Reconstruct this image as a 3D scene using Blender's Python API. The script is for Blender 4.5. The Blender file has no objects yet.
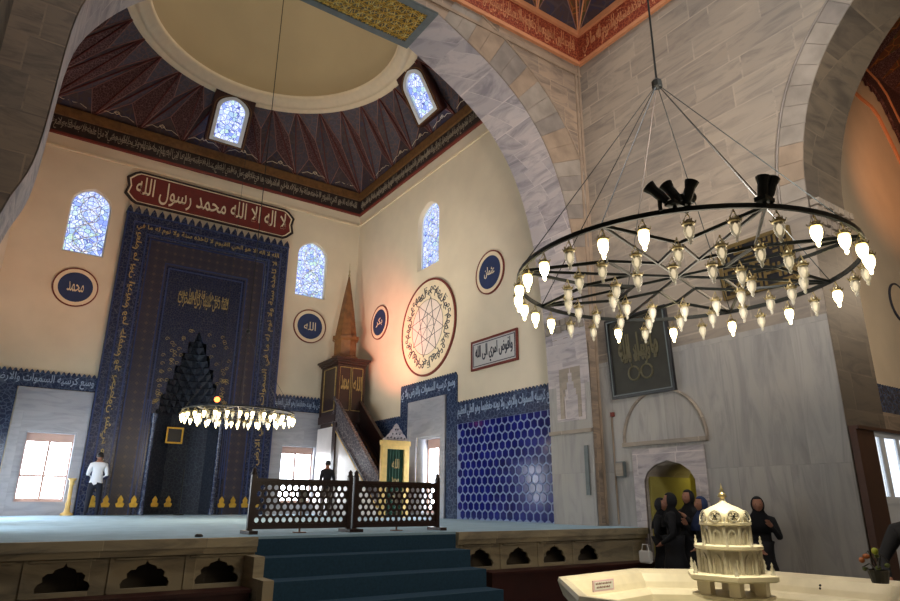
import bpy, bmesh, math, random
from math import sin, cos, pi, radians as RD
from mathutils import Vector, Matrix
random.seed(7)
scene = bpy.context.scene
COL = scene.collection

# ---------------------------------------------------------------- camera
YAW, PIT, ROL, FPX = RD(34.357), RD(17.6106), RD(0.42525), 634.32
fwd = Vector((sin(YAW)*cos(PIT), cos(YAW)*cos(PIT), sin(PIT)))
rgt = Vector((cos(YAW), -sin(YAW), 0)); up = rgt.cross(fwd)
r2 = rgt*cos(ROL)+up*sin(ROL); u2 = r2.cross(fwd)
cd = bpy.data.cameras.new('camera'); cam = bpy.data.objects.new('camera', cd); COL.objects.link(cam)
cd.sensor_width = 36; cd.lens = FPX*36/900; cd.clip_start = .05; cd.clip_end = 200
cam.matrix_world = Matrix(((r2.x, u2.x, -fwd.x, 0), (r2.y, u2.y, -fwd.y, 0), (r2.z, u2.z, -fwd.z, 1.6), (0, 0, 0, 1)))
scene.camera = cam
# ---------------------------------------------------------------- world, lights, exposure
w = bpy.data.worlds.new('world'); scene.world = w; w.use_nodes = True
w.node_tree.nodes['Background'].inputs[0].default_value = (.55, .65, .8, 1)
w.node_tree.nodes['Background'].inputs[1].default_value = .3
scene.view_settings.view_transform = 'Standard'; scene.view_settings.look = 'None'
scene.view_settings.gamma = 1; scene.view_settings.use_curve_mapping = False
scene.view_settings.exposure = 0.0

def light(kind, loc, power, col, size=.3, aim=None, spot=60, blend=1, name='lamp'):
    d = bpy.data.lights.new(name, kind); d.energy = power; d.color = col
    if kind == 'AREA': d.size = size
    else: d.shadow_soft_size = size
    if kind == 'SPOT': d.spot_size = RD(spot); d.spot_blend = blend
    o = bpy.data.objects.new(name, d); COL.objects.link(o); o.location = loc
    if aim: o.rotation_euler = (Vector(aim)-Vector(loc)).to_track_quat('-Z', 'Y').to_euler()
    return o
WARM = (1, .72, .42); DAY = (.82, .9, 1)
light('AREA', (4.7, 3.3, 19.3), 700, (.95, .97, 1), 2.6, (4.7, 3.3, 0), name='hall_lantern_daylight')
light('AREA', (4.2, -2.6, 7.5), 260, (1, .96, .92), 3, (9.5, 6, 8), name='rear_hall_fill').data.spread = RD(75)  # unseen fill added behind the camera to brighten the hall's right wall
light('AREA', (4.7, 16.2, 19.6), 120, (1, .92, .8), 2.2, (4.7, 16.2, 0), name='prayer_dome_fill')  # soft fill added inside the closed dome, which has no opening
light('POINT', (4.68, 3.25, 3.15), 110, (1, .86, .66), .9, name='chandelier_glow')
light('POINT', (4.5, 15.6, 3.3), 170, (1, .82, .6), .9, name='far_chandelier_glow')
light('SPOT', (3.5, 15.2, 3.9), 700, (1, .5, .3), .15, (-.2, 21.8, 10.2), 65, name='warm_flood')
light('SPOT', (6.6, 15.6, 3.6), 2300, (1, .2, .1), .1, (10.4, 18.5, 6.9), 42, name='red_glow_spot')  # no lamp here: spot added for the red glow on the right wall
light('SPOT', (5.8, 16.8, 3.9), 1100, (1, .88, .7), .2, (10.2, 17.5, 9.6), 100, name='cream_flood')
light('SPOT', (3.7, 2.2, 3.75), 600, (1, .62, .45), .15, (9.8, 9.6, 11), 60, name='amber_flood')
light('SPOT', (4.2, 2.0, 3.75), 1000, (1, .9, .8), .15, (10.4, 6, 9), 95, name='white_flood')
light('POINT', (11.9, 7.7, 2.5), 18, (1, .9, .35), .2, name='passage_lamp')
light('POINT', (14.2, 3.0, 6), 260, (1, .78, .55), .5, name='side_iwan_lamp')
light('SPOT', (14.5, 2.5, 8), 1500, (1, .35, .1), .3, (23, 6.7, 12), 50, name='side_iwan_orange_flood')
light('AREA', (-.5, 18.6, 2.6), 110, DAY, 1.4, (1.5, 19.2, 1.16), name='left_carpet_fill')  # unseen fill added to brighten the carpet, no window opens at this spot
light('SPOT', (4.2, 2.7, 3.4), 330, (1, .9, .6), .1, (4.5, 3.6, .9), 62, name='fountain_spot')

# ---------------------------------------------------------------- materials
def lin(c):
    return tuple(((v/255)/12.92 if v/255 <= .04045 else ((v/255+.055)/1.055)**2.4) for v in c)
def base(name):
    m = bpy.data.materials.new(name); m.use_nodes = True
    return m, m.node_tree.nodes, m.node_tree.links, m.node_tree.nodes['Principled BSDF']
def N(ns, t, **k):
    n = ns.new(t)
    for a, b in k.items(): setattr(n, a, b)
    return n
def mixc(ns, ls, fac, a, b, mode='MIX'):
    n = ns.new('ShaderNodeMix'); n.data_type = 'RGBA'; n.blend_type = mode
    for s, v in ((n.inputs['Factor'], fac), (n.inputs[6], a), (n.inputs[7], b)):
        if isinstance(v, (int, float)): s.default_value = v
        elif isinstance(v, tuple): s.default_value = (*v[:3], 1)
        else: ls.new(v, s)
    return n.outputs[2]
def ramp(ns, ls, src, stops):
    r = ns.new('ShaderNodeValToRGB'); ls.new(src, r.inputs[0]); e = r.color_ramp.elements
    while len(e) < len(stops): e.new(.5)
    for i, (p, c) in enumerate(stops): e[i].position = p; e[i].color = (*c, 1)
    return r.outputs[0]
def coords(ns, ls, plane=None, sc=1):
    tc = ns.new('ShaderNodeTexCoord')
    if plane != 'wall': return tc.outputs['Object']
    s = ns.new('ShaderNodeSeparateXYZ'); ls.new(tc.outputs['Object'], s.inputs[0])
    a = ns.new('ShaderNodeMath'); ls.new(s.outputs[0], a.inputs[0]); ls.new(s.outputs[1], a.inputs[1])
    c = ns.new('ShaderNodeCombineXYZ'); ls.new(a.outputs[0], c.inputs[0]); ls.new(s.outputs[2], c.inputs[1])
    return c.outputs[0]
def plain(name, rgb, rough=.6, metal=0, var=.12, scale=6, emit=0, bump=0):
    m, ns, ls, b = base(name); c = lin(rgb)
    n = N(ns, 'ShaderNodeTexNoise'); n.inputs['Scale'].default_value = scale; n.inputs['Detail'].default_value = 6
    ls.new(coords(ns, ls), n.inputs['Vector'])
    o = ramp(ns, ls, n.outputs[0], [(.3, tuple(v*(1-var) for v in c)), (.7, tuple(min(1, v*(1+var)) for v in c))])
    ls.new(o, b.inputs['Base Color']); b.inputs['Roughness'].default_value = rough; b.inputs['Metallic'].default_value = metal
    if emit: ls.new(o, b.inputs['Emission Color']); b.inputs['Emission Strength'].default_value = emit
    if bump:
        bp = N(ns, 'ShaderNodeBump'); bp.inputs['Strength'].default_value = bump; ls.new(n.outputs[0], bp.inputs['Height']); ls.new(bp.outputs[0], b.inputs['Normal'])
    return m
def marble(name, c1, c2, c3, bw=1.5, bh=.55, mortar=.012, vein=1., rough=.6, plane='wall', mort=1.1, vert=False):
    m, ns, ls, b = base(name); v = coords(ns, ls, plane)
    br = N(ns, 'ShaderNodeTexBrick'); ls.new(v, br.inputs['Vector'])
    br.inputs['Scale'].default_value = 1; br.inputs['Brick Width'].default_value = bw; br.inputs['Row Height'].default_value = bh
    br.inputs['Mortar Size'].default_value = mortar; br.inputs['Bias'].default_value = -.1
    br.inputs['Color1'].default_value = (*lin(c1), 1); br.inputs['Color2'].default_value = (*lin(c2), 1)
    br.inputs['Mortar'].default_value = (*tuple(x*mort for x in lin(c1)), 1); br.offset = .5; br.squash = .7; br.squash_frequency = 3
    mp = N(ns, 'ShaderNodeMapping'); mp.inputs['Scale'].default_value = (.5, .5, 2.2) if plane != 'wall' else ((2.4, .35, 1) if vert else (.5, 2.2, 1))
    ls.new(v, mp.inputs[0])
    wv = N(ns, 'ShaderNodeTexNoise'); wv.inputs['Scale'].default_value = 1.6; wv.inputs['Detail'].default_value = 9; wv.inputs['Distortion'].default_value = 1.4; wv.inputs['Roughness'].default_value = .62
    # each block carries its own veins: shift by the brick tint
    ad = N(ns, 'ShaderNodeVectorMath', operation='MULTIPLY_ADD'); ls.new(br.outputs['Color'], ad.inputs[0]); ad.inputs[1].default_value = (60, 60, 60); ls.new(mp.outputs[0], ad.inputs[2])
    ls.new(ad.outputs[0], wv.inputs['Vector'])
    vr = ramp(ns, ls, wv.outputs[0], [(.36, tuple(x*.62 for x in lin(c3))), (.5, (1, 1, 1)), (.66, (1, 1, 1))])
    vr2 = ramp(ns, ls, wv.outputs[0], [(.35, (.55, .56, .6)), (.55, (1, 1, 1)), (.75, (1.0, .97, .92))])
    o = mixc(ns, ls, vein, br.outputs['Color'], vr2, 'MULTIPLY')
    big = N(ns, 'ShaderNodeTexNoise'); big.inputs['Scale'].default_value = .5; big.inputs['Detail'].default_value = 3; ls.new(v, big.inputs['Vector'])
    bg = ramp(ns, ls, big.outputs[0], [(.35, (.78, .78, .8)), (.65, (1.05, 1.0, .95))])
    o = mixc(ns, ls, .8, o, bg, 'MULTIPLY')
    ls.new(o, b.inputs['Base Color']); b.inputs['Roughness'].default_value = rough
    bp = N(ns, 'ShaderNodeBump'); bp.inputs['Strength'].default_value = .25; bp.inputs['Distance'].default_value = .02
    iv = N(ns, 'ShaderNodeMath', operation='SUBTRACT'); iv.inputs[0].default_value = 1; ls.new(br.outputs['Fac'], iv.inputs[1]); ls.new(iv.outputs[0], bp.inputs['Height']); ls.new(bp.outputs[0], b.inputs['Normal'])
    return m
def tile(name, bg, a, c, scale=14, t1=.42, t2=.5, rough=.25, line=None):
    """dark glazed tile with scrolling ornament"""
    m, ns, ls, b = base(name); v = coords(ns, ls)
    vo = N(ns, 'ShaderNodeTexVoronoi', feature='DISTANCE_TO_EDGE'); vo.inputs['Scale'].default_value = scale*.6
    no = N(ns, 'ShaderNodeTexNoise'); no.inputs['Scale'].default_value = scale; no.inputs['Detail'].default_value = 2; no.inputs['Distortion'].default_value = 1.5
    ls.new(v, vo.inputs['Vector']); ls.new(v, no.inputs['Vector'])
    f1 = ramp(ns, ls, vo.outputs['Distance'], [(.02, (1, 1, 1)), (.07, (0, 0, 0))])
    f2 = ramp(ns, ls, no.outputs[0], [(t1+.1, (0, 0, 0)), (t2+.1, (1, 1, 1))])
    o = mixc(ns, ls, f2, lin(bg), lin(a)); o = mixc(ns, ls, f1, o, lin(c))
    ls.new(o, b.inputs['Base Color']); b.inputs['Roughness'].default_value = rough
    return m
def dots(name, bg, dotc, grid, scale=3.0, rough=.4):
    m, ns, ls, b = base(name); v = coords(ns, ls)
    vo = N(ns, 'ShaderNodeTexVoronoi', feature='F1'); vo.inputs['Scale'].default_value = scale; vo.inputs['Randomness'].default_value = 0; vo.distance = 'MINKOWSKI'; vo.inputs['Exponent'].default_value = .8
    s = N(ns, 'ShaderNodeSeparateXYZ'); ls.new(v, s.inputs[0]); c_ = N(ns, 'ShaderNodeCombineXYZ'); ls.new(s.outputs[0], c_.inputs[0]); ls.new(s.outputs[2], c_.inputs[1]); ls.new(c_.outputs[0], vo.inputs['Vector'])
    no = N(ns, 'ShaderNodeTexNoise'); no.inputs['Scale'].default_value = 18; ls.new(v, no.inputs['Vector'])
    o = mixc(ns, ls, no.outputs[0], lin(bg), lin(grid))
    f = ramp(ns, ls, vo.outputs['Distance'], [(.22, (1, 1, 1)), (.3, (0, 0, 0)), (.5, (0, 0, 0)), (.56, (.7, .7, .7)), (.62, (0, 0, 0))])
    o = mixc(ns, ls, f, o, lin(dotc)); ls.new(o, b.inputs['Base Color']); b.inputs['Roughness'].default_value = rough
    return m
def emis(name, rgb, s, sample=True):
    m, ns, ls, b = base(name); ns.remove(b); e = N(ns, 'ShaderNodeEmission'); e.inputs[0].default_value = (*lin(rgb), 1); e.inputs[1].default_value = s
    ls.new(e.outputs[0], ns['Material Output'].inputs[0])
    return m
def stained(name, s=1.3):
    m, ns, ls, b = base(name); ns.remove(b); v = coords(ns, ls)
    vo = N(ns, 'ShaderNodeTexVoronoi', feature='DISTANCE_TO_EDGE'); vo.inputs['Scale'].default_value = 7; ls.new(v, vo.inputs['Vector'])
    vc = N(ns, 'ShaderNodeTexVoronoi'); vc.inputs['Scale'].default_value = 7; ls.new(v, vc.inputs['Vector'])
    v2 = N(ns, 'ShaderNodeTexVoronoi', feature='DISTANCE_TO_EDGE'); v2.inputs['Scale'].default_value = 13; ls.new(v, v2.inputs['Vector'])
    sp = N(ns, 'ShaderNodeSeparateColor'); ls.new(vc.outputs['Color'], sp.inputs[0])
    c = ramp(ns, ls, sp.outputs[0], [(0, lin((235, 240, 255))), (.35, lin((180, 200, 250))), (.6, lin((225, 235, 255))), (.8, lin((190, 225, 190))), (1, lin((120, 140, 240)))])
    f = ramp(ns, ls, vo.outputs['Distance'], [(.035, (1, 1, 1)), (.06, (0, 0, 0))])
    f2 = ramp(ns, ls, v2.outputs['Distance'], [(.05, (.8, .8, .8)), (.1, (0, 0, 0))])
    c = mixc(ns, ls, f2, c, lin((135, 150, 215))); c = mixc(ns, ls, f, c, lin((80, 90, 160)))
    e = N(ns, 'ShaderNodeEmission'); ls.new(c, e.inputs[0]); e.inputs[1].default_value = s
    ls.new(e.outputs[0], ns['Material Output'].inputs[0]); return m

M = {}
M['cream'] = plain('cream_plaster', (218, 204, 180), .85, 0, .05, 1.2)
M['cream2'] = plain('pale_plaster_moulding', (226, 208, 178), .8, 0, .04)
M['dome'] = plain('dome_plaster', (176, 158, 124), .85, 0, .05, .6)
M['stone'] = marble('grey_veined_marble', (162, 150, 135), (140, 130, 119), (110, 104, 98), 1.45, .52, .016, vein=.7, mort=1.08)
M['stonebig'] = marble('large_marble_slabs', (166, 163, 158), (154, 151, 147), (118, 112, 104), 1.3, 2.2, .006, mort=.85, vert=True, vein=.55)
M['stonebrown'] = marble('weathered_brown_marble', (160, 140, 120), (138, 124, 110), (100, 86, 72), .8, .6)
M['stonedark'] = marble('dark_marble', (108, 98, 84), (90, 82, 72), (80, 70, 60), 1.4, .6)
M['soffit'] = marble('pale_arch_marble', (196, 186, 184), (172, 164, 166), (120, 112, 112), .9, .42, .01)
M['vA'] = plain('voussoir_grey', (144, 134, 123), .6, 0, .2, 3); M['vB'] = plain('voussoir_tan', (146, 127, 108), .6, 0, .2, 3); M['vC'] = plain('voussoir_slate', (128, 119, 111), .6, 0, .2, 3)
M['frame_marble'] = marble('window_surround_marble', (184, 186, 194), (172, 174, 184), (150, 150, 158), 3, 4, .004, vein=.5, mort=.85)
M['platmarble'] = marble('cream_marble', (176, 164, 136), (160, 148, 122), (140, 126, 100), 1.6, 3, .006)
M['fountain'] = plain('fountain_marble', (222, 212, 186), .35, 0, .1, 5)
M['fountain2'] = plain('carved_fountain_marble', (182, 176, 160), .5, 0, .16, 14, bump=.3)
M['carpet'] = plain('pale_blue_carpet', (150, 180, 198), .95, 0, .1, 3)
M['steps'] = plain('blue_carpet', (38, 70, 92), .97, 0, .14, 30, bump=.2)
M['floor'] = plain('grey_blue_floor', (110, 118, 128), .6, 0, .12, 2)
M['redbrown'] = plain('dark_red_wood', (58, 22, 16), .5, 0, .2, 3)
M['darkwood'] = plain('dark_walnut', (42, 20, 16), .35, 0, .25, 8)
M['wood'] = plain('brown_wood', (112, 74, 44), .5, 0, .3, 10)
M['spirewood'] = plain('orange_brown_wood', (112, 76, 42), .5, 0, .3, 5)
M['paleframe'] = plain('sunlit_wood_frame', (214, 176, 160), .5, 0, .05)
M['whiteframe'] = plain('white_painted_frame', (225, 232, 238), .5, 0, .03)
M['iron'] = plain('black_iron', (38, 42, 42), .4, .5, .2)
M['brass'] = plain('brass', (172, 158, 120), .35, .8, .1)
M['gold'] = plain('gold_leaf', (200, 160, 60), .4, .5, .2, 9)
M['goldlow'] = plain('aged_gold_paint', (158, 136, 84), .6, 0, .3, 12)
M['tileblue'] = tile('dark_blue_tile', (22, 29, 56), (37, 50, 86), (80, 84, 98), 16)
M['tilemosaic'] = dots('brown_blue_mosaic', (26, 28, 50), (78, 66, 60), (52, 46, 56), 3.6)
M['tiledeep'] = tile('deep_blue_mosaic', (22, 28, 54), (34, 42, 72), (74, 74, 80), 22)
M['tileline'] = plain('cobalt_border', (34, 52, 98), .4, 0, .2)
M['tiledado'] = tile('slate_blue_dado_tile', (38, 50, 80), (60, 76, 104), (86, 100, 126), 12)
M['hexgrout'] = plain('pale_blue_grout', (120, 138, 178), .4, 0, .1)
M['hex'] = plain('cobalt_hex_tile', (20, 26, 104), .12, 0, .45, 2.2)
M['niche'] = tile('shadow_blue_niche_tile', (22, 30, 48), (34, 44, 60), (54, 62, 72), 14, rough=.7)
M['script'] = plain('cream_script', (222, 206, 176), .7, 0, .05)
M['scriptblue'] = plain('pale_blue_script', (150, 168, 196), .6, 0, .05)
M['ink'] = plain('black_blue_ink', (52, 54, 68), .7, 0, .1)
M['maroon'] = plain('maroon_panel', (100, 26, 18), .7, 0, .1)
M['roundblue'] = plain('roundel_blue', (36, 52, 92), .6, 0, .1)
M['red'] = plain('brick_red_paint', (110, 44, 34), .7, 0, .1)
M['band'] = plain('black_brown_band', (42, 30, 28), .7, 0, .3)
M['bandgold'] = plain('ochre_moulding', (112, 78, 42), .6, 0, .3, 8)
M['pinkline'] = plain('dusty_pink_line', (140, 100, 92), .7, 0, .2)
M['ridge'] = plain('maroon_ridge', (84, 28, 22), .7, 0, .2)
M['bandscript'] = plain('dull_silver_script', (158, 146, 128), .7, 0, .1)
M['triA'] = tile('painted_triangle_slate', (72, 66, 76), (84, 76, 88), (100, 76, 74), 7, rough=.7)
M['triB'] = tile('painted_triangle_maroon', (62, 28, 28), (76, 38, 40), (118, 88, 86), 20, rough=.7)
M['triC'] = tile('painted_triangle_umber', (64, 48, 50), (52, 46, 66), (74, 60, 62), 4, rough=.7)
M['triO'] = tile('painted_triangle_olive', (74, 60, 28), (96, 60, 28), (130, 80, 40), 5, rough=.7)
M['triO2'] = tile('painted_triangle_ochre', (104, 54, 24), (78, 70, 34), (150, 90, 40), 5, rough=.7)
M['redband'] = tile('orange_red_scroll_band', (116, 40, 22), (140, 58, 34), (176, 98, 62), 18, rough=.7)
M['orangetrim'] = plain('orange_moulding', (194, 132, 92), .7, 0, .08)
M['panelgold'] = tile('gilded_strapwork', (72, 58, 22), (136, 116, 50), (206, 192, 118), 11, rough=.45)
M['greyblue'] = plain('grey_blue_border', (96, 104, 104), .6, 0, .15)
M['greenwall'] = plain('yellow_green_plaster', (150, 140, 72), .8, 0, .08)
M['frameblack'] = plain('black_frame', (24, 24, 28), .4, 0, .1)
M['picbrown'] = plain('dark_olive_picture_ground', (42, 40, 30), .6, 0, .25, 4)
M['picscript'] = plain('dull_bronze_script', (88, 82, 58), .6, 0, .1)
M['kuficgold'] = plain('dull_gold_bars', (100, 82, 46), .5, .2, .2)
M['pane'] = emis('daylit_pane', (238, 246, 255), 15)
M['pane2'] = emis('daylit_pane_side', (236, 244, 255), 1.5)
M['stained'] = stained('stained_glass', 1.5)
M['bright'] = emis('lit_lamp_glass', (255, 236, 176), 13)
M['core'] = emis('dim_filament', (255, 232, 190), 1.3)
M['redlamp'] = emis('red_lamp', (255, 120, 60), 6)
M['skin'] = plain('skin', (150, 104, 82), .6, 0, .05); M['hair'] = plain('black_hair', (18, 15, 14), .6, 0, .2)
M['white_shirt'] = plain('white_shirt', (220, 224, 232), .8, 0, .04); M['navy'] = plain('navy_cloth', (22, 30, 62), .8, 0, .1)
M['darkjeans'] = plain('dark_trousers', (20, 24, 40), .85, 0, .15); M['black'] = plain('black_cloth', (12, 13, 20), .85, 0, .2)
M['greytr'] = plain('brown_grey_trousers', (70, 60, 56), .85, 0, .1); M['bluescarf'] = plain('blue_scarf', (44, 60, 100), .85, 0, .1)
M['paper'] = plain('white_paper', (228, 226, 222), .7, 0, .02); M['pinkpaper'] = plain('pink_edge_sign', (224, 190, 200), .7, 0, .03)
M['pinkcream'] = plain('pink_cream_ground', (226, 206, 196), .8, 0, .05)
M['panelgrey'] = plain('pale_grey_ground', (188, 186, 184), .8, 0, .04)
M['green'] = plain('green_curtain', (18, 62, 46), .8, 0, .25, 3); M['leaf'] = plain('leaf_green', (72, 84, 30), .5, 0, .2)
M['bloom'] = plain('yellow_green_bloom', (140, 150, 40), .5, 0, .2); M['orange'] = plain('orange_bloom', (150, 84, 40), .5, 0, .2)
M['pot'] = plain('dark_pot', (30, 28, 26), .5, 0, .2); M['water'] = plain('water', (120, 118, 96), .05, 0, .1)
M['gilt'] = plain('pale_gilt_wood', (222, 186, 112), .45, .1, .12, 7)
M['marbleside'] = plain('pale_minbar_panel', (232, 226, 222), .28, .4, .06, 2)
M['cabwood'] = plain('red_brown_board', (70, 42, 28), .5, 0, .15, 4)
M['silver'] = tile('inlaid_rail', (58, 54, 62), (86, 80, 86), (150, 140, 138), 14, rough=.35)
# lamp glass: thin clear glass seen as a pale shell
m, ns, ls, b = base('clear_lamp_glass'); M['glass'] = m
tr = N(ns, 'ShaderNodeBsdfTransparent'); mx = N(ns, 'ShaderNodeMixShader'); mx.inputs[0].default_value = .45
b.inputs['Base Color'].default_value = (.8, .8, .76, 1); b.inputs['Roughness'].default_value = .12
ls.new(tr.outputs[0], mx.inputs[1]); ls.new(b.outputs[0], mx.inputs[2]); ls.new(mx.outputs[0], ns['Material Output'].inputs[0])

# ---------------------------------------------------------------- mesh helpers
def link(name, me, mats, parent=None, loc=None):
    o = bpy.data.objects.new(name, me); COL.objects.link(o)
    for k in (mats if isinstance(mats, (list, tuple)) else [mats]):
        me.materials.append(M[k])
    if parent: o.parent = parent
    if loc: o.location = loc
    return o
def obj(name, bm, mats, parent=None, loc=None, smooth=False):
    bmesh.ops.recalc_face_normals(bm, faces=bm.faces)
    me = bpy.data.meshes.new(name); bm.to_mesh(me); bm.free()
    if smooth:
        for p in me.polygons: p.use_smooth = True
    return link(name, me, mats, parent, loc)
def tag(o, label=None, cat=None, group=None, kind=None):
    if label: o['label'] = label
    if cat: o['category'] = cat
    if group: o['group'] = group
    if kind: o['kind'] = kind
    return o
def struct(o): o['kind'] = 'structure'; return o
def thing(name, loc, label, cat, group=None, rz=0):
    o = bpy.data.objects.new(name, None); COL.objects.link(o); o.location = loc; o.rotation_euler = (0, 0, rz); o.empty_display_size = .1
    return tag(o, label, cat, group)
def box(bm, x0, x1, y0, y1, z0, z1, mi=0, rot=None):
    vs = [bm.verts.new((x, y, z)) for x in (x0, x1) for y in (y0, y1) for z in (z0, z1)]
    if rot is not None:
        c = Vector(((x0+x1)/2, (y0+y1)/2, (z0+z1)/2))
        for v in vs: v.co = c+rot @ (v.co-c)
    for f in ((0, 1, 3, 2), (4, 6, 7, 5), (0, 4, 5, 1), (2, 3, 7, 6), (0, 2, 6, 4), (1, 5, 7, 3)):
        bm.faces.new([vs[i] for i in f]).material_index = mi
    return vs
def B(): return bmesh.new()
def boxo(name, d, mat, parent=None, bevel=0):
    bm = B(); box(bm, *d)
    if bevel: bmesh.ops.bevel(bm, geom=list(bm.edges), offset=bevel, segments=2, affect='EDGES')
    return obj(name, bm, mat, parent)
def bar(bm, a, b, w=.02, h=None, seg=4, mi=0):
    """prism from a to b"""
    a, b = Vector(a), Vector(b); d = (b-a)
    if d.length < 1e-6: return
    q = d.to_track_quat('Z', 'Y'); h = h or w; rings = []
    for p in (a, b):
        r = []
        for i in range(seg):
            t = 2*pi*(i+.5)/seg; k = 1.414 if seg == 4 else 1
            r.append(bm.verts.new(p+q @ Vector((cos(t)*w*.5*k, sin(t)*h*.5*k, 0))))
        rings.append(r)
    for i in range(seg):
        bm.faces.new((rings[0][i], rings[0][(i+1) % seg], rings[1][(i+1) % seg], rings[1][i])).material_index = mi
    bm.faces.new(rings[0]).material_index = mi; bm.faces.new(rings[1][::-1]).material_index = mi
def tube(bm, pts, r, seg=6, mi=0):
    rr = r if isinstance(r, (list, tuple)) else [r]*len(pts); prev = None
    pts = [Vector(p) for p in pts]
    for i, p in enumerate(pts):
        d = (pts[min(i+1, len(pts)-1)]-pts[max(i-1, 0)]); q = d.to_track_quat('Z', 'Y')
        ring = [bm.verts.new(p+q @ Vector((cos(2*pi*k/seg)*rr[i], sin(2*pi*k/seg)*rr[i], 0))) for k in range(seg)]
        if prev:
            for k in range(seg): bm.faces.new((prev[k], prev[(k+1) % seg], ring[(k+1) % seg], ring[k])).material_index = mi
        else: bm.faces.new(ring[::-1]).material_index = mi
        prev = ring
    bm.faces.new(prev).material_index = mi
def lathe(bm, prof, c=(0, 0, 0), seg=16, mi=0, a0=0, a1=2*pi, sx=1, sy=1, closed=True):
    c = Vector(c); full = abs(a1-a0-2*pi) < 1e-6; n = seg if full else seg+1; prev = None
    for (r, z) in prof:
        ring = [bm.verts.new(c+Vector((cos(a0+(a1-a0)*k/seg)*r*sx, sin(a0+(a1-a0)*k/seg)*r*sy, z))) for k in range(n)]
        if prev:
            for k in range(seg):
                k2 = (k+1) % n
                try: bm.faces.new((prev[k], prev[k2], ring[k2], ring[k])).material_index = mi
                except ValueError: pass
        prev = ring
def sphere(bm, c, r, seg=12, mi=0, s=(1, 1, 1)):
    k = bmesh.ops.create_uvsphere(bm, u_segments=seg, v_segments=max(6, seg*2//3), radius=r)
    for v in k['verts']: v.co = Vector((v.co.x*s[0], v.co.y*s[1], v.co.z*s[2]))+Vector(c)
    for v in k['verts']:
        for f in v.link_faces: f.material_index = mi
def place(co, ax, off):
    u, v, t = co
    if ax == 'Y': return (u, off+t, v)
    if ax == 'X': return (off+t, u, v)
    return (u, v, off+t)
def plate_mesh(loops, depth, ax, off, mir=1):
    """flat plate with holes, given as 2D loops; ax is the normal; from off to off+depth"""
    cu = bpy.data.curves.new('tmp', 'CURVE'); cu.dimensions = '2D'; cu.fill_mode = 'BOTH'; cu.extrude = abs(depth)/2
    for lp in loops:
        s = cu.splines.new('POLY'); s.points.add(len(lp)-1); s.use_cyclic_u = True
        for i, p in enumerate(lp): s.points[i].co = (p[0], p[1], 0, 1)
    o = bpy.data.objects.new('tmp', cu); COL.objects.link(o)
    dg = bpy.context.evaluated_depsgraph_get(); me = bpy.data.meshes.new_from_object(o.evaluated_get(dg))
    bpy.data.objects.remove(o); bpy.data.curves.remove(cu)
    bm = B(); bm.from_mesh(me); bpy.data.meshes.remove(me)
    for v in bm.verts: v.co = place((v.co.x, v.co.y, v.co.z+depth/2), ax, off)
    bmesh.ops.remove_doubles(bm, verts=bm.verts, dist=1e-5)
    return bm
def plate(name, loops, depth, ax, off, mat, parent=None): return obj(name, plate_mesh(loops, depth, ax, off), mat, parent)
def rect(a, b, c, d): return [(a, c), (b, c), (b, d), (a, d)]
def ush(a, b, z0, z1, a2, b2, z2):
    L = [(a, z0), (a2, z0), (a2, z2), (b2, z2), (b2, z0), (b, z0), (b, z1), (a, z1)]
    return L if b2 < b and a2 > a else ([(a, z0), (a2, z0), (a2, z2), (b, z2), (b, z1), (a, z1)] if a2 > a else [(a, z2), (b2, z2), (b2, z0), (b, z0), (b, z1), (a, z1)])
def circ(cx, cy, r, n=40, ry=None, a0=0): return [(cx+r*cos(a0+2*pi*i/n), cy+(ry or r)*sin(a0+2*pi*i/n)) for i in range(n)]
def pointed(x0, x1, z0, zs, zt, n=8):
    """window outline: rectangle with a pointed arch between zs and zt"""
    c = (x0+x1)/2; h = (x1-x0)/2; L = [(x0, z0), (x1, z0)]
    for i in range(n+1):
        t = i/n*pi/2; L.append((c+h*cos(t)**.85 if i < n else c, zs+(zt-zs)*(.82*sin(t)+.18*(i/n)**3)))
    for i in range(n-1, -1, -1):
        t = i/n*pi/2; L.append((c-h*cos(t)**.85, zs+(zt-zs)*(.82*sin(t)+.18*(i/n)**3)))
    return L
def frame(name, a, b, c, d, wdt, depth, ax, off, mat, parent=None):
    return plate(name, [rect(a, b, c, d), rect(a+wdt, b-wdt, c+wdt, d-wdt)], depth, ax, off, mat, parent)
def flat(name, loop, t, ax, off, mat, parent=None): return plate(name, [loop], t, ax, off, mat, parent)

# ---------------------------------------------------------------- Arabic lettering
FORMS = {}
for ch, code, dual in (('ء', 0xFE80, 0), ('أ', 0xFE83, 1), ('ا', 0xFE8D, 1), ('ب', 0xFE8F, 2), ('ة', 0xFE93, 1), ('ت', 0xFE95, 2), ('ث', 0xFE99, 2), ('ج', 0xFE9D, 2), ('ح', 0xFEA1, 2), ('خ', 0xFEA5, 2), ('د', 0xFEA9, 1), ('ذ', 0xFEAB, 1), ('ر', 0xFEAD, 1), ('ز', 0xFEAF, 1), ('س', 0xFEB1, 2), ('ش', 0xFEB5, 2), ('ص', 0xFEB9, 2), ('ض', 0xFEBD, 2), ('ط', 0xFEC1, 2), ('ظ', 0xFEC5, 2), ('ع', 0xFEC9, 2), ('غ', 0xFECD, 2), ('ف', 0xFED1, 2), ('ق', 0xFED5, 2), ('ك', 0xFED9, 2), ('ل', 0xFEDD, 2), ('م', 0xFEE1, 2), ('ن', 0xFEE5, 2), ('ه', 0xFEE9, 2), ('و', 0xFEED, 1), ('ى', 0xFEEF, 1), ('ي', 0xFEF1, 2)):
    FORMS[ch] = (code, dual)
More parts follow.
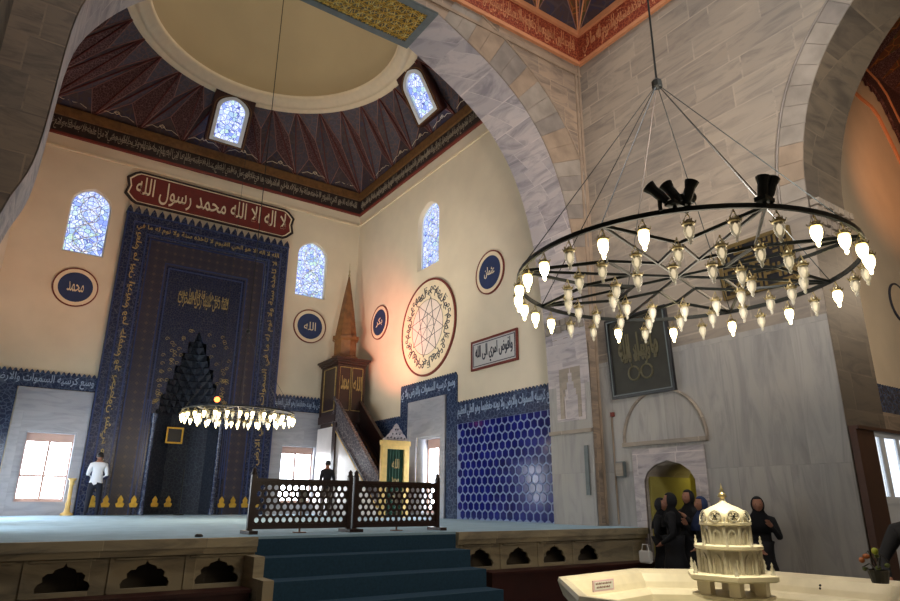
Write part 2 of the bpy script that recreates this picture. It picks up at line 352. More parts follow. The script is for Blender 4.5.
def shape(s):
    out = []; i = 0; joined = False
    while i < len(s):
        ch = s[i]
        if ch not in FORMS: out.append(ch); joined = False; i += 1; continue
        nxt = s[i+1] if i+1 < len(s) else ' '
        if ch == 'ل' and nxt in 'اأ':
            out.append(chr(0xFEFC if joined else 0xFEFB)); joined = False; i += 2; continue
        code, dual = FORMS[ch]; nj = dual == 2 and nxt in FORMS and FORMS[nxt][1] > 0
        out.append(chr(code+(3 if joined and nj else 2 if nj else 1 if joined else 0))); joined = nj; i += 1
    return ''.join(reversed(out))
def script_bm(bm, text, x0, x1, y0, y1, tf, thick=.012, mi=0, bold=.012, layers=1):
    """lettering fitted in the box, tf maps (u,v,w) to a place; layers interleaves copies of part of the text"""
    cu = bpy.data.curves.new('tmp', 'FONT'); cu.body = shape(text); cu.resolution_u = 2; cu.offset = bold; cu.extrude = .001
    o = bpy.data.objects.new('tmp', cu); COL.objects.link(o)
    dg = bpy.context.evaluated_depsgraph_get(); me = bpy.data.meshes.new_from_object(o.evaluated_get(dg))
    bpy.data.objects.remove(o); bpy.data.curves.remove(cu)
    if not me.vertices: return
    xs = [v.co.x for v in me.vertices]; ys = [v.co.y for v in me.vertices]
    a, b_, c, d = min(xs), max(xs), min(ys), max(ys)
    vs = [bm.verts.new(tf((x0+(v.co.x-a)/(b_-a)*(x1-x0), y0+(v.co.y-c)/(d-c)*(y1-y0), (thick if v.co.z > 0 else 0)))) for v in me.vertices]
    for p in me.polygons:
        try: bm.faces.new([vs[i] for i in p.vertices]).material_index = mi
        except ValueError: pass
    bpy.data.meshes.remove(me)
TQ = lambda y: (lambda c: (c[0], y-c[2], c[1]))                     # on a wall facing -Y
TR = lambda x: (lambda c: (x-c[2], -c[0], c[1]))                    # on a wall facing -X (text runs towards -Y)
AYAH = 'الله لا اله الا هو الحي القيوم لا تاخذه سنة ولا نوم له ما في السموات وما في الارض من ذا الذي يشفع عنده الا باذنه'
AYAH2 = 'يعلم ما بين ايديهم وما خلفهم ولا يحيطون بشيء من علمه الا بما شاء وسع كرسيه السموات والارض ولا يؤده حفظهما وهو العلي العظيم'.replace('ؤ', 'و')

XL, XR, YQ, P = -1.0, 10.4, 21.83, 1.16
YF, YB = 9.42, 10.68
CX = 4.7

# ================================================================ STRUCTURE
struct(boxo('floor', (XL-1, 26.2, -3, YF+.1, -.2, 0), 'floor'))
bm = B(); box(bm, XL, XR, 8.86, YQ, P-.12, P); box(bm, XL, 2.85, 8.5, 8.86, P-.1, P); box(bm, 5.95, XR, 8.5, 8.86, P-.1, P); struct(obj('floor_platform', bm, 'carpet'))
# qibla wall with four openings, stained glass above
S1 = pointed(.36, 1.52, 8.93, 10.6, 11.2); S2 = pointed(7.92, 9.12, 8.93, 10.6, 11.2)
W3 = rect(.42, 1.70, 1.49, 3.46); W4 = rect(7.9, 9.24, 1.49, 3.46)
NW = 1.0   # half width of the mihrab opening
niche_open = [(CX-NW, P), (CX+NW, P), (CX+NW, 4.3), (CX+.92, 4.3), (CX+.92, 4.8), (CX+.78, 4.8), (CX+.78, 5.3), (CX+.62, 5.3), (CX+.62, 5.75), (CX+.46, 5.75), (CX+.46, 6.2), (CX+.3, 6.2), (CX+.3, 6.6), (CX+.15, 6.6), (CX, 7.0),
              (CX-.15, 6.6), (CX-.3, 6.6), (CX-.3, 6.2), (CX-.46, 6.2), (CX-.46, 5.75), (CX-.62, 5.75), (CX-.62, 5.3), (CX-.78, 5.3), (CX-.78, 4.8), (CX-.92, 4.8), (CX-.92, 4.3), (CX-NW, 4.3)]
struct(plate('wall_back', [rect(XL, XR, 0, 13.8), S1, S2, W3, W4, rect(CX-NW-.1, CX+NW+.1, P, 7.1)], .6, 'Y', YQ, 'cream'))
# right wall of the prayer hall
SR = pointed(15.88, 17.2, 8.95, 10.7, 11.3); WR = rect(15.6, 16.96, 1.25, 3.46)
struct(plate('wall_right', [rect(YB-.1, YQ, 0, 13.8), SR, WR], .6, 'X', XR, 'cream'))
struct(plate('wall_left', [rect(YB-.1, YQ, 0, 13.8), SR, rect(12, 13.4, 1.3, 3.5), WR], -.6, 'X', XL, 'cream'))
for yy in ((15.6, 16.96), (12, 13.4)): struct(boxo('window_6', (XL-.5, XL-.45, yy[0]-.1, yy[1]+.1, 1.2, 3.6), 'pane'))
struct(flat('window_7', SR, .04, 'X', XL-.4, 'stained'))
# mouldings at the wall top
bm = B(); box(bm, XL, XR, YQ-.05, YQ, 12.3, 12.38); box(bm, XR-.05, XR, YB, YQ, 12.3, 12.38); struct(obj('trim_1', bm, 'cream2'))
bm = B(); box(bm, XL, XR, YQ-.09, YQ, 12.76, 12.84); box(bm, XR-.09, XR, YB, YQ-.09, 12.76, 12.84); struct(obj('trim_2', bm, 'red'))
bm = B(); box(bm, XL, XR, YQ-.06, YQ, 12.84, 13.42); box(bm, XR-.06, XR, YB, YQ-.06, 12.84, 13.42); struct(obj('trim_3', bm, 'band'))
bm = B(); box(bm, XL, XR, YQ-.14, YQ, 13.42, 13.74); box(bm, XR-.14, XR, YB, YQ-.14, 13.42, 13.74); struct(obj('trim_4', bm, 'bandgold'))
bm = B()
for u0, u1, tx, TT in ((XL+.3, XR-.2, AYAH, TQ(YQ-.06)), (-(YQ-.2), -(YB+.2), AYAH2, TR(XR-.06))):
    script_bm(bm, tx+' '+AYAH2[:70], u0, u1, 12.9, 13.36, TT, bold=-.006); script_bm(bm, AYAH2[60:]+tx[:50], u0, u1, 13.0, 13.36, TT, bold=-.012)
tag(obj('inscription_band', bm, 'bandscript'), 'long cream inscription running along the dark band under the painted triangles', 'inscription')

# ---- folded triangle zone between square and dome ring
def tri_zone(name, cx, cy, hx, hy, z0, z1, R, mats, nf=8, clip=None, skip=()):
    """a belt of tall folded triangles: nf per side"""
    bm = B(); n = nf*4; Bt = []; Tp = []
    for i in range(n):
        s, k = divmod(i, nf); t = -1+2*k/nf
        p = [(t, -1), (1, t), (-t, 1), (-1, -t)][s]
        Bt.append(Vector((cx+p[0]*hx, cy+p[1]*hy, z0)))
    for i in range(n):
        s, k = divmod(i, nf); a = -3*pi/4+2*pi*(i+.5)/n
        Tp.append(Vector((cx+R*cos(a), cy+R*sin(a), z1)))
    cen = Vector((cx, cy, z0-3))
    V = lambda p: bm.verts.new(p)
    for i in range(n):
        b0, b1 = Bt[i], Bt[(i+1) % n]; t0, tm = Tp[i], Tp[i-1]
        # upright triangle b0 b1 t0 with a ridge pushed outwards, inverted triangle tm t0 b0 with a crease pulled inwards
        m1 = (b0+b1+t0)/3; m1 = m1+(m1-cen).normalized()*.34
        m0 = (tm+t0+b0*1.2)/3.2; m0 = m0-(m0-cen).normalized()*.10
        for (A, C_, D, mi) in ((b0, b1, m1, 2), (b1, t0, m1, 0), (t0, b0, m1, 1)):
            bm.faces.new((V(A), V(C_), V(D))).material_index = mi
        for (A, C_, D, mi) in ((tm, t0, m0, 0), (t0, b0, m0, 1), (b0, tm, m0, 2)):
            bm.faces.new((V(A), V(C_), V(D))).material_index = mi
    o = obj(name, bm, mats); struct(o)
    bm = B()
    bl = B()
    for i in range(n):
        b0, b1, t0, tm = Bt[i], Bt[(i+1) % n], Tp[i], Tp[i-1]
        m1 = (b0+b1+t0)/3; m1 = m1+(m1-cen).normalized()*.34
        m0 = (tm+t0+b0*1.2)/3.2; m0 = m0-(m0-cen).normalized()*.10
        for A, C_ in ((b0, m1), (b1, m1), (t0, m1), (b0, m0), (tm, m0), (t0, m0)):
            d = (cen-(A+C_)/2).normalized()*.015; bar(bl, A+d, C_+d, .02)
    struct(obj('trim_50', bl, 'pinkline'))
    for i in range(n):
        b0, b1, t0, tm = Bt[i], Bt[(i+1) % n], Tp[i], Tp[i-1]
        for A, C_ in ((b0, t0), (b0, tm)):
            d = (cen-(A+C_)/2).normalized()*.03; bar(bm, A+d, C_+d, .035)
    return o, bm
zone, ridges = tri_zone('ceiling', CX, 16.25, 5.7, 5.6, 13.74, 15.4, 4.25, ['triA', 'triB', 'triC'], nf=8)
struct(obj('trim_5', ridges, 'ridge'))
# small painted zigzag at the feet of the triangles
bm = B(); nn = 8
for s in range(2):
    for k in range(nn):
        for q in (0,):
            def pt(u, v):
                if s == 0: return (XL+11.4*(k+u)/nn, YQ-.16, 13.78+v)
                return (XR-.16, 10.65+11.2*(k+u)/nn, 13.78+v)
            L = [(.12, .1), (.28, .22), (.4, .18), (.5, .3), (.6, .18), (.72, .22), (.88, .1)]
            for a, b_ in zip(L, L[1:]): bar(bm, pt(*a), pt(*b_), .012)
            D = [(.5, .2), (.56, .27), (.5, .34), (.44, .27)]
            for a, b_ in zip(D, D[1:]+D[:1]): bar(bm, pt(*a), pt(*b_), .014)
struct(obj('trim_6', bm, 'script'))
# dome ring and dome
bm = B(); lathe(bm, [(4.45, 15.4), (4.3, 15.3), (4.18, 15.3), (4.14, 15.36), (4.05, 15.36), (4.02, 15.28), (3.86, 15.3), (3.78, 15.42), (3.7, 15.44), (3.66, 15.6), (3.9, 15.75)], (CX, 16.25, 0), 96)
struct(obj('trim_7', bm, 'cream2', smooth=True))
bm = B(); lathe(bm, [(3.9, 15.6)]+[(3.9*cos(t*pi/40), 15.75+4.1*sin(t*pi/40)) for t in range(0, 21)], (CX, 16.25, 0), 64)
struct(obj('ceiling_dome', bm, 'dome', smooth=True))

# ---- stained windows: surround, glass
def stained_window(n, loop, ax, off, d, inset):
    c = (sum(p[0] for p in loop)/len(loop), sum(p[1] for p in loop)/len(loop))
    root = struct(flat('window_%d' % n, loop, d*.04, ax, off+d*inset, 'stained'))
    inner = [(c[0]+(p[0]-c[0])*.93, c[1]+(p[1]-c[1])*.95) for p in loop]
    plate('window_frame', [loop, inner], d*.05, ax, off+d*(inset-.06), 'whiteframe', root)
    bmx = B()
    x0 = min(p[0] for p in loop); x1 = max(p[0] for p in loop); z0 = min(p[1] for p in loop); z1 = max(p[1] for p in loop)
    for k in (1, 2):   # slender tracery scrolls
        for s in (-1, 1):
            pts = []
            for i in range(25):
                t = i/24; u = c[0]+s*(x1-x0)*.33*sin(t*pi*2*k)*(1-.35*t); v = z0+.12+(z1-z0-.3)*t
                pts.append(place((u, v, d*(inset-.05)), ax, off))
            tube(bmx, pts, .012, 4)
    obj('tracery', bmx, 'whiteframe', root)
stained_window(1, S1, 'Y', YQ, 1, .22); stained_window(2, S2, 'Y', YQ, 1, .22); stained_window(3, SR, 'X', XR, 1, .22)
# windows set in the triangle zone, leaning with it
for n, base_, eu in ((4, (4.6, 21.12, 13.8), (RD(30), 0, 0)), (5, (9.68, 15.55, 13.8), (0, RD(-30), 0))):
    ax = 'Y' if n == 4 else 'X'
    loop = pointed(-.5, .5, .08, 1.2, 1.62)
    sc_ = lambda k, kz: [(p[0]*k, .85+(p[1]-.85)*kz) for p in loop]
    o = struct(flat('window_%d' % n, loop, .03, ax, .12, 'stained')); o.location = base_; o.rotation_euler = eu
    plate('window_frame', [sc_(1.12, 1.08), sc_(.88, .93)], .14, ax, 0, 'whiteframe', o)
    plate('window_surround', [rect(-.7, .7, -.05, 1.76), sc_(1.1, 1.06)], .3, ax, .02, 'redbrown', o)
    plate('surround_line', [sc_(1.3, 1.15), sc_(1.24, 1.11)], .03, ax, 0, 'bandgold', o)

# ---- low windows
def low_window(n, a, b_, z0, z1, ax, off, cols=2):
    root = struct(flat('window_%d' % n, rect(a-.05, b_+.05, z0-.05, z1+.05), .04, ax, off+.5, 'pane'))
    loops = [rect(a, b_, z0, z1)]; w_ = (b_-a); e = .06; h = z1-z0
    for i in range(cols):
        for (v0, v1) in ((.05, .36), (.38, .86)):
            loops.append(rect(a+.05+(w_-.1)*i/cols+e/2, a+.05+(w_-.1)*(i+1)/cols-e/2, z0+h*v0+.02, z0+h*v1))
    plate('window_frame', loops, .06, ax, off+.38, 'paleframe', root)
    plate('window_reveal', [rect(a-.01, b_+.01, z0-.01, z1+.01), rect(a+.04, b_-.04, z0+.03, z1-.04)], .5, ax, off+.02, 'frame_marble', root)
low_window(8, .42, 1.70, 1.49, 3.46, 'Y', YQ); low_window(9, 7.9, 9.24, 1.49, 3.46, 'Y', YQ); low_window(10, 15.6, 16.96, 1.25, 3.46, 'X', XR)
# marble surrounds
struct(plate('trim_8', [rect(.03, 1.93, P, 4.65), W3], -.05, 'Y', YQ, 'frame_marble'))
struct(plate('trim_9', [rect(7.46, 9.45, P, 4.6), W4], -.05, 'Y', YQ, 'frame_marble'))
struct(plate('trim_10', [rect(15.33, 17.4, P, 4.58), WR], -.05, 'X', XR, 'frame_marble'))
for a, b_, z, ax, off in ((.03, 1.93, 4.65, 'Y', YQ), (7.46, 9.45, 4.6, 'Y', YQ), (15.33, 17.4, 4.58, 'X', XR)):
    struct(plate('trim_11', [ush(a, b_, P, z, a+.08, b_-.08, z-.1)], -.09, ax, off, 'frame_marble'))
# tile dado
dq = [struct(plate('trim_12', [ush(XL, 1.95, P, 5.1, .0, 1.96, 4.67)], -.04, 'Y', YQ, 'tiledado')),
      struct(plate('trim_13', [ush(7.44, XR, P, 5.1, 7.43, 9.47, 4.62)], -.04, 'Y', YQ, 'tiledado')),
      struct(plate('trim_14', [ush(14.78, 17.96, P, 5.1, 15.3, 17.43, 4.6)], -.04, 'X', XR, 'tiledado')),
      struct(plate('trim_15', [rect(17.96, YQ-.05, P, 4.15)], -.04, 'X', XR, 'tiledado')),
      struct(plate('trim_16', [rect(YB, 14.78, 3.68, 4.22)], -.05, 'X', XR, 'tiledado'))]
bm = B()   # serrated crest on the dado
def crest(bm, a, b_, z, ax, off, st=.13, h=.09, t=.05):
    n = int((b_-a)/st)
    for i in range(n):
        u = a+(i+.5)*(b_-a)/n
        vs = [place((u+dx, z+dz, 0), ax, off) for dx, dz in ((-st*.42, 0), (st*.42, 0), (st*.3, h*.5), (0, h), (-st*.3, h*.5))]
        wv = [place((u+dx, z+dz, -t), ax, off) for dx, dz in ((-st*.42, 0), (st*.42, 0), (st*.3, h*.5), (0, h), (-st*.3, h*.5))]
        A = [bm.verts.new(p) for p in vs]; C_ = [bm.verts.new(p) for p in wv]
        bm.faces.new(A); bm.faces.new(C_[::-1])
        for k in range(5): bm.faces.new((A[k], A[(k+1) % 5], C_[(k+1) % 5], C_[k]))
crest(bm, XL, 1.93, 5.1, 'Y', YQ); crest(bm, 7.46, XR, 5.1, 'Y', YQ); crest(bm, 14.8, 17.96, 5.1, 'X', XR)
crest(bm, 18, 21.8, 4.15, 'X', XR); crest(bm, YB, 14.78, 4.22, 'X', XR)
struct(obj('trim_17', bm, 'tiledado'))
bm = B(); t1 = 'وسع كرسيه السموات والارض ولا يوده حفظهما وهو العلي العظيم'
script_bm(bm, t1[:28], XL+.1, 1.9, 4.72, 5.06, TQ(YQ-.045)); script_bm(bm, t1[20:], 7.5, 9.3, 4.68, 5.04, TQ(YQ-.045))
script_bm(bm, t1[:30], -17.9, -14.85, 4.66, 5.06, TR(XR-.045)); script_bm(bm, t1, -14.7, -YB-.1, 3.8, 4.18, TR(XR-.055))
tag(obj('tile_inscription', bm, 'scriptblue'), 'pale blue lettering on the slate-blue tile band around the lower windows', 'inscription')
# hexagonal tile field
struct(plate('trim_18', [rect(YB, 14.76, P, 3.68)], -.03, 'X', XR, 'hexgrout'))
bm = B(); W_ = .245; rp = W_*.866; r_ = W_/2*1.155*.84
for j in range(13):
    for i in range(18):
        cy = YB+.14+W_*(i+(.5 if j % 2 else 0)); cz = P+.12+rp*j
        if cy > 14.7 or cz > 3.66: continue
        pts = [(cy+r_*sin(pi/3*k), cz+r_*cos(pi/3*k)*1.0) for k in range(6)]
        a = [bm.verts.new((XR-.032, p[0], min(p[1], 3.675))) for p in pts]
        c = [bm.verts.new((XR-.04, cy+(p[0]-cy)*.9, min(cz+(p[1]-cz)*.9, 3.67))) for p in pts]
        bm.faces.new(c)
        for k in range(6): bm.faces.new((a[k], a[(k+1) % 6], c[(k+1) % 6], c[k]))
struct(obj('trim_19', bm, 'hex'))

# ---- great arch into the prayer hall
half = [(5.40, 1.0), (5.40, 5.0), (5.17, 7.06), (4.9, 8.35), (4.45, 9.45), (3.75, 10.35), (2.75, 11.05), (1.34, 11.68)]
dense = []
for a, b_ in zip(half, half[1:]):
    for k in range(4): dense.append((a[0]+(b_[0]-a[0])*k/4, a[1]+(b_[1]-a[1])*k/4))
dense.append(half[-1])
def smooth2(L):
    for _ in range(4): L = [L[0]]+[((L[i-1][0]+2*L[i][0]+L[i+1][0])/4, (L[i-1][1]+2*L[i][1]+L[i+1][1])/4) for i in range(1, len(L)-1)]+[L[-1]]
    return L
dense = smooth2(dense)
def densify(L):
    D = []
    for a, b_ in zip(L, L[1:]):
        for k in range(4): D.append((a[0]+(b_[0]-a[0])*k/4, a[1]+(b_[1]-a[1])*k/4))
    return smooth2(D+[L[-1]])
denseL = densify([(5.4, 1.0), (5.38, 5.1), (5.08, 5.7), (5.02, 6.5), (5.0, 8.2), (4.86, 8.95), (4.3, 9.9), (3.6, 10.55), (2.75, 11.08), (1.34, 11.68)])
archR = [(CX+x, z) for x, z in dense]; archL = [(CX-x, z) for x, z in denseL]
outline = [(XL-1, 0), (XL-1, 14), (XR+.05, 14), (XR+.05, 0), (archR[0][0], 0)]+archR+archL[::-1]+[(archL[0][0], 0)]
struct(plate('wall_arch', [outline], YB-YF, 'Y', YF, 'stonebrown'))
# pale soffit lining of the arch and the gilded panel on its crown
def soffit(name, pts, y0, y1, mat, ax='Y', t=.02):
    bm = B(); prev = None
    for p in pts:
        r = [bm.verts.new(place((p[0], p[1], 0), ax, y0)), bm.verts.new(place((p[0], p[1], 0), ax, y1))]
        if prev: bm.faces.new((prev[0], r[0], r[1], prev[1]))
        prev = r
    return struct(obj(name, bm, mat, smooth=False))
ins = lambda L, s: [(p[0]-s*.015, p[1]-.012) for p in L]
soffit('trim_20', ins(archR, 1), YF-.005, YB+.005, 'soffit'); soffit('trim_20', ins(archL, -1), YF-.005, YB+.005, 'soffit')
pn = thing('soffit_panel', (CX, (YF+YB)/2, 11.66), 'gilded geometric strapwork panel on the crown of the great arch', 'ceiling panel')
bm = B(); box(bm, -1.36, 1.36, -.64, .64, -.02, .0); obj('panel_field', bm, 'panelgold', pn)
bm = plate_mesh([rect(-1.36, 1.36, -.66, .66), rect(-1.2, 1.2, -.5, .5)], .05, 'Z', -.05); obj('panel_border', bm, 'greyblue', pn)
bm = B()
for i in range(13):
    for j in range(5):
        cx_, cy_ = -1.1+i*2.2/12, -.42+j*.84/4
        for k in range(3):
            a = pi*k/3+.26; bar(bm, (cx_-cos(a)*.13, cy_-sin(a)*.13, -.032), (cx_+cos(a)*.13, cy_+sin(a)*.13, -.032), .012)
obj('strapwork', bm, 'gold', pn)
# voussoirs on the face of the great arch
def voussoirs(name, pts, wd, ax, off, d, mir=1, n0=0):
    bm = B(); L = pts; acc = 0; segs = []
    # resample
    P2 = [Vector(p) for p in L]; out = [P2[0]]; step = .34; left = step
    for a, b_ in zip(P2, P2[1:]):
        dlen = (b_-a).length; pos = 0
        while dlen-pos >= left:
            pos += left; out.append(a+(b_-a)*pos/dlen); left = step
        left -= dlen-pos
    rnd = random.Random(n0)
    for i in range(len(out)-1):
        a, b_ = out[i], out[i+1]; dr = (out[min(i+2, len(out)-1)]-out[max(i-1, 0)]).normalized(); nrm = Vector((dr.y, -dr.x))*mir
        dr2 = (b_-a).normalized()
        da = (out[min(i+1, len(out)-1)]-out[max(i-1, 0)]).normalized(); na = Vector((da.y, -da.x))*mir
        j = i+1; db = (out[min(j+1, len(out)-1)]-out[max(j-1, 0)]).normalized(); nb = Vector((db.y, -db.x))*mir
        w0 = wd
        g = .004; A = a+dr2*g; C_ = b_-dr2*g
        quad = [A, C_, C_+nb*w0, A+na*w0]
        fr = [bm.verts.new(place((p.x, p.y, d), ax, off)) for p in quad]; bk = [bm.verts.new(place((p.x, p.y, 0), ax, off)) for p in quad]
        mi = rnd.choice((0, 0, 1, 1, 2))
        bm.faces.new(fr).material_index = mi
        for k in range(4): bm.faces.new((fr[k], fr[(k+1) % 4], bk[(k+1) % 4], bk[k])).material_index = mi
    return struct(obj(name, bm, ['vA', 'vB', 'vC']))
up_ = [p for p in archR if p[1] > 5.2]; upl = [p for p in archL if p[1] > 5.2]
# keep the ring inside the corner: width shrinks near the spring
def clipv(o, ax, lim, sgn):
    for v in o.data.vertices:
        if (v.co[ax]-lim)*sgn > 0: v.co[ax] = lim
clipv(voussoirs('trim_21', up_, .95, 'Y', YF, -.02, 1, 3), 0, XR-.002, 1)
bm = B()
def offs(pts, wd, mir):
    out = []
    for i in range(len(pts)):
        d = (Vector(pts[min(i+1, len(pts)-1)])-Vector(pts[max(i-1, 0)])).normalized(); out.append((pts[i][0]+d.y*wd*mir, pts[i][1]-d.x*wd*mir))
    return out
tube(bm, [(min(p[0], XR-.02), YF-.02, p[1]) for p in offs(up_, .98, 1)], .025, 6)
struct(obj('trim_22', bm, 'vB'))
# straight mouldings framing the arch under the band and beside the corner
bm = B(); box(bm, XL, XR, YF-.04, YF, 11.88, 11.96); box(bm, 10.18, 10.24, YF-.04, YF, 5.5, 11.88); box(bm, 10.3, 10.36, YF-.03, YF, 1.2, 12.2); struct(obj('trim_23', bm, 'vB'))
# muqarnas corbels at the spring of the arches
def corbel(name, x0, x1, y0, y1, z0, z1, mat, toward):
    """tiers of little stepped cells hanging from a block; toward = axis/sign of the projection"""
    bm = B(); ax, sg, dep = toward; n = 4
    for t in range(n):
        z = z0+(z1-z0)*t/n; zz = z0+(z1-z0)*(t+1)/n; e = dep*(t+1)/n
        L = (y1-y0) if ax == 0 else (x1-x0); c = max(3, int(L/.16))
        for k in range(c):
            u0 = k/c; u1 = (k+.82)/c
            if ax == 0:
                xa, xb = (x0-e, x0) if sg < 0 else (x1, x1+e)
                box(bm, xa, xb, y0+L*u0, y0+L*u1, z+(.03 if (k+t) % 2 else 0), zz)
            else: box(bm, x0+L*u0, x0+L*u1, y0-e, y0, z+(.03 if (k+t) % 2 else 0), zz)
    return struct(obj(name, bm, mat))
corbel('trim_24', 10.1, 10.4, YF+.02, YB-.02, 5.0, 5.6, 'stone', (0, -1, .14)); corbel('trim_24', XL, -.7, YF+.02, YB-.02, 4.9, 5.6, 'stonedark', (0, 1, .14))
# grey lower casing of the pier with its little mihrab relief
bm = plate_mesh([rect(YF, YB, P, 4.95), rect(9.56, 10.42, 3.3, 4.75)], -.03, 'X', 10.1); struct(obj('trim_25', bm, 'stonebig'))
bm = plate_mesh([rect(9.56, 10.42, 3.3, 4.75), rect(9.66, 10.32, 3.36, 4.66)], -.05, 'X', 10.1); struct(obj('trim_26', bm, 'soffit'))
st = [(9.78, 3.36), (10.2, 3.36), (10.2, 3.85), (10.16, 3.85), (10.16, 4.0), (10.1, 4.0), (10.1, 4.15), (10.05, 4.15), (10.05, 4.35), (10.01, 4.35), (9.99, 4.52), (9.97, 4.35), (9.93, 4.35), (9.93, 4.15), (9.88, 4.15), (9.88, 4.0), (9.82, 4.0), (9.82, 3.85), (9.78, 3.85)]
bm = plate_mesh([rect(9.66, 10.32, 3.36, 4.66), st], -.04, 'X', 10.1); struct(obj('trim_27', bm, 'stone'))
bm = B(); box(bm, 10.02, 10.1, YF, YB, 3.02, 3.1); struct(obj('trim_28', bm, 'stone'))
# ---- hall right wall with door and side arch
ymid = .3
sh = [(4.30, 0), (4.30, 6.6), (4.22, 7.41), (3.99, 8.28), (3.63, 8.97), (3.02, 9.68), (2.2, 10.3), (1.2, 10.75)]
sd = []
for a, b_ in zip(sh, sh[1:]):
    for k in range(4): sd.append((a[0]+(b_[0]-a[0])*k/4, a[1]+(b_[1]-a[1])*k/4))
sd.append(sh[-1]); sd = smooth2(sd)
sideA = [(ymid+a, z) for a, z in sd]; sideB = [(ymid-a, z) for a, z in sd]
door = [(7.28, 0), (8.42, 0), (8.42, 2.02), (8.33, 2.18), (8.15, 2.3), (7.85, 2.38), (7.55, 2.3), (7.37, 2.18), (7.28, 2.02)]
ol = [(YF, 0), (YF, 14), (-4.2, 14), (-4.2, 0), (sideB[0][0], 0)]+sideB+sideA[::-1]
ol = [(YF, 0), (YF, 14), (-4.2, 14), (-4.2, 0)]+sideB[0:1]+sideB[1:]+sideA[::-1]
struct(plate('wall_hall_right', [ol, [(7.28, .004)]+door[1:1]+[(8.42, .004)]+door[2:]], 1.3, 'X', XR, 'stone'))
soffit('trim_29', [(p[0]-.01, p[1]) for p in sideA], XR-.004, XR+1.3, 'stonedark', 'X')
clipv(voussoirs('trim_30', [p for p in sideA if p[1] > 6.5], .42, 'X', XR, -.02, 1, 8), 1, 9.3, 1)
bm = B(); tube(bm, [(XR-.02, p[0], p[1]) for p in offs([p for p in sideA if p[1] > 6.5], .45, 1)], .022, 6); struct(obj('trim_31', bm, 'vC'))
corbel('trim_32', XR+.05, XR+1.28, 4.58, 4.6, 5.95, 6.5, 'stone', (1, -1, .16))
# large slabs below, door surround, blind arch over the door
bm = plate_mesh([[(YF, 0), (YF, 4.5), (4.6, 4.5), (4.6, 0)], [(7.28, .0)]+[(8.42, 0)]+door[2:]], -.012, 'X', XR); struct(obj('trim_33', bm, 'stonebig'))
bm = plate_mesh([[(7.05, .0), (8.66, .0), (8.66, 2.62), (7.05, 2.62)], [(7.28, -.01), (8.42, -.01)]+door[2:]], -.05, 'X', XR); struct(obj('trim_34', bm, 'soffit'))
bm = B(); box(bm, XR-.09, XR, 6.94, 8.86, 2.68, 2.76); struct(obj('trim_35', bm, 'stone'))
arc = [(7.9+.95*cos(t*pi/24), 2.76+.98*sin(t*pi/24)) for t in range(25)]
bm = B(); tube(bm, [(XR-.03, a, z) for a, z in arc], .03, 6); struct(obj('trim_36', bm, 'stone'))
# passage behind the door
bm = B(); box(bm, 13.6, 13.7, 6.9, 9.2, 0, 3.2); box(bm, 11.7, 13.6, 9.1, 9.2, 0, 3.2); box(bm, 11.7, 13.6, 6.9, 7.0, 0, 3.2); box(bm, 11.7, 13.6, 6.9, 9.2, 3.1, 3.2); box(bm, 12.9, 13.0, 8.0, 8.15, 0, 3.1)
box(bm, 10.47, 11.72, 8.36, 8.41, 0, 2.1); struct(obj('wall_passage', bm, 'greenwall'))
# side iwan beyond the arch
struct(boxo('wall_side', (11.7, 26, 6.7, 6.9, 3.3, 15.6), 'cream'))
bm = B(); box(bm, 11.75, 26, 6.66, 6.7, 3.7, 4.3); crest(bm, 11.75, 26, 4.3, 'Y', 6.7, t=.04); struct(obj('trim_37', bm, 'tiledado'))
bm = B(); box(bm, 13.75, 26, 6.66, 6.9, 0, 3.7); struct(obj('wall_side_lower', bm, 'stone'))
VC = [(11.72, 14.9), (15, 14.85), (18.4, 14.7), (20.2, 14.44), (20.9, 14.3), (21.4, 14.0), (21.7, 13.59), (22.06, 13.13), (22.4, 12.6), (23.0, 11.6), (23.5, 10.2), (23.8, 8.5)]
struct(plate('trim_38', [VC+[(26, 8.5), (26, 15.6), (11.72, 15.6)]], -.1, 'Y', 6.7, 'triB'))
bm = B()
for (a, za), (b_, zb) in zip(VC, VC[1:]):   # pointed fringe under the painted vault
    n = max(1, int(math.hypot(b_-a, zb-za)/.3))
    for k in range(n):
        u, z = a+(b_-a)*(k+.5)/n, za+(zb-za)*(k+.5)/n; bar(bm, (u, 6.64, z+.1), (u, 6.64, z-.2), .09, .05)
struct(obj('trim_39', bm, 'triB'))
bm = B(); tube(bm, [(x-.6*min(1, max(0, (x-18)/4)), 6.68, z-.95+.5*min(1, max(0, (x-20)/3))) for x, z in VC if x > 17], .06, 6); tube(bm, [(x+.35, 6.6, z+.4) for x, z in VC if x > 17], .05, 6); struct(obj('trim_51', bm, 'orangetrim'))
bm = B()
for k in range(16):
    x = 11.7+k*.9; v = [bm.verts.new(p) for p in ((x, 6.6, 14.9), (x+.9, 6.6, 14.9), (x+.45, 5.2, 15.6), (x+1.35, 5.2, 15.6))]
    bm.faces.new((v[0], v[1], v[2])).material_index = 0; bm.faces.new((v[1], v[3], v[2])).material_index = 1
struct(obj('ceiling_side', bm, ['triB', 'triO2']))
struct(boxo('wall_side_far', (26, 26.2, -4, 6.9, 0, 15.6), 'cream')); struct(boxo('ceiling_side_top', (11.7, 26.2, -4.2, 5.3, 15.6, 15.7), 'triB')); struct(boxo('wall_side_near', (11.7, 26.2, -4.2, -4.1, 0, 15.6), 'cream'))
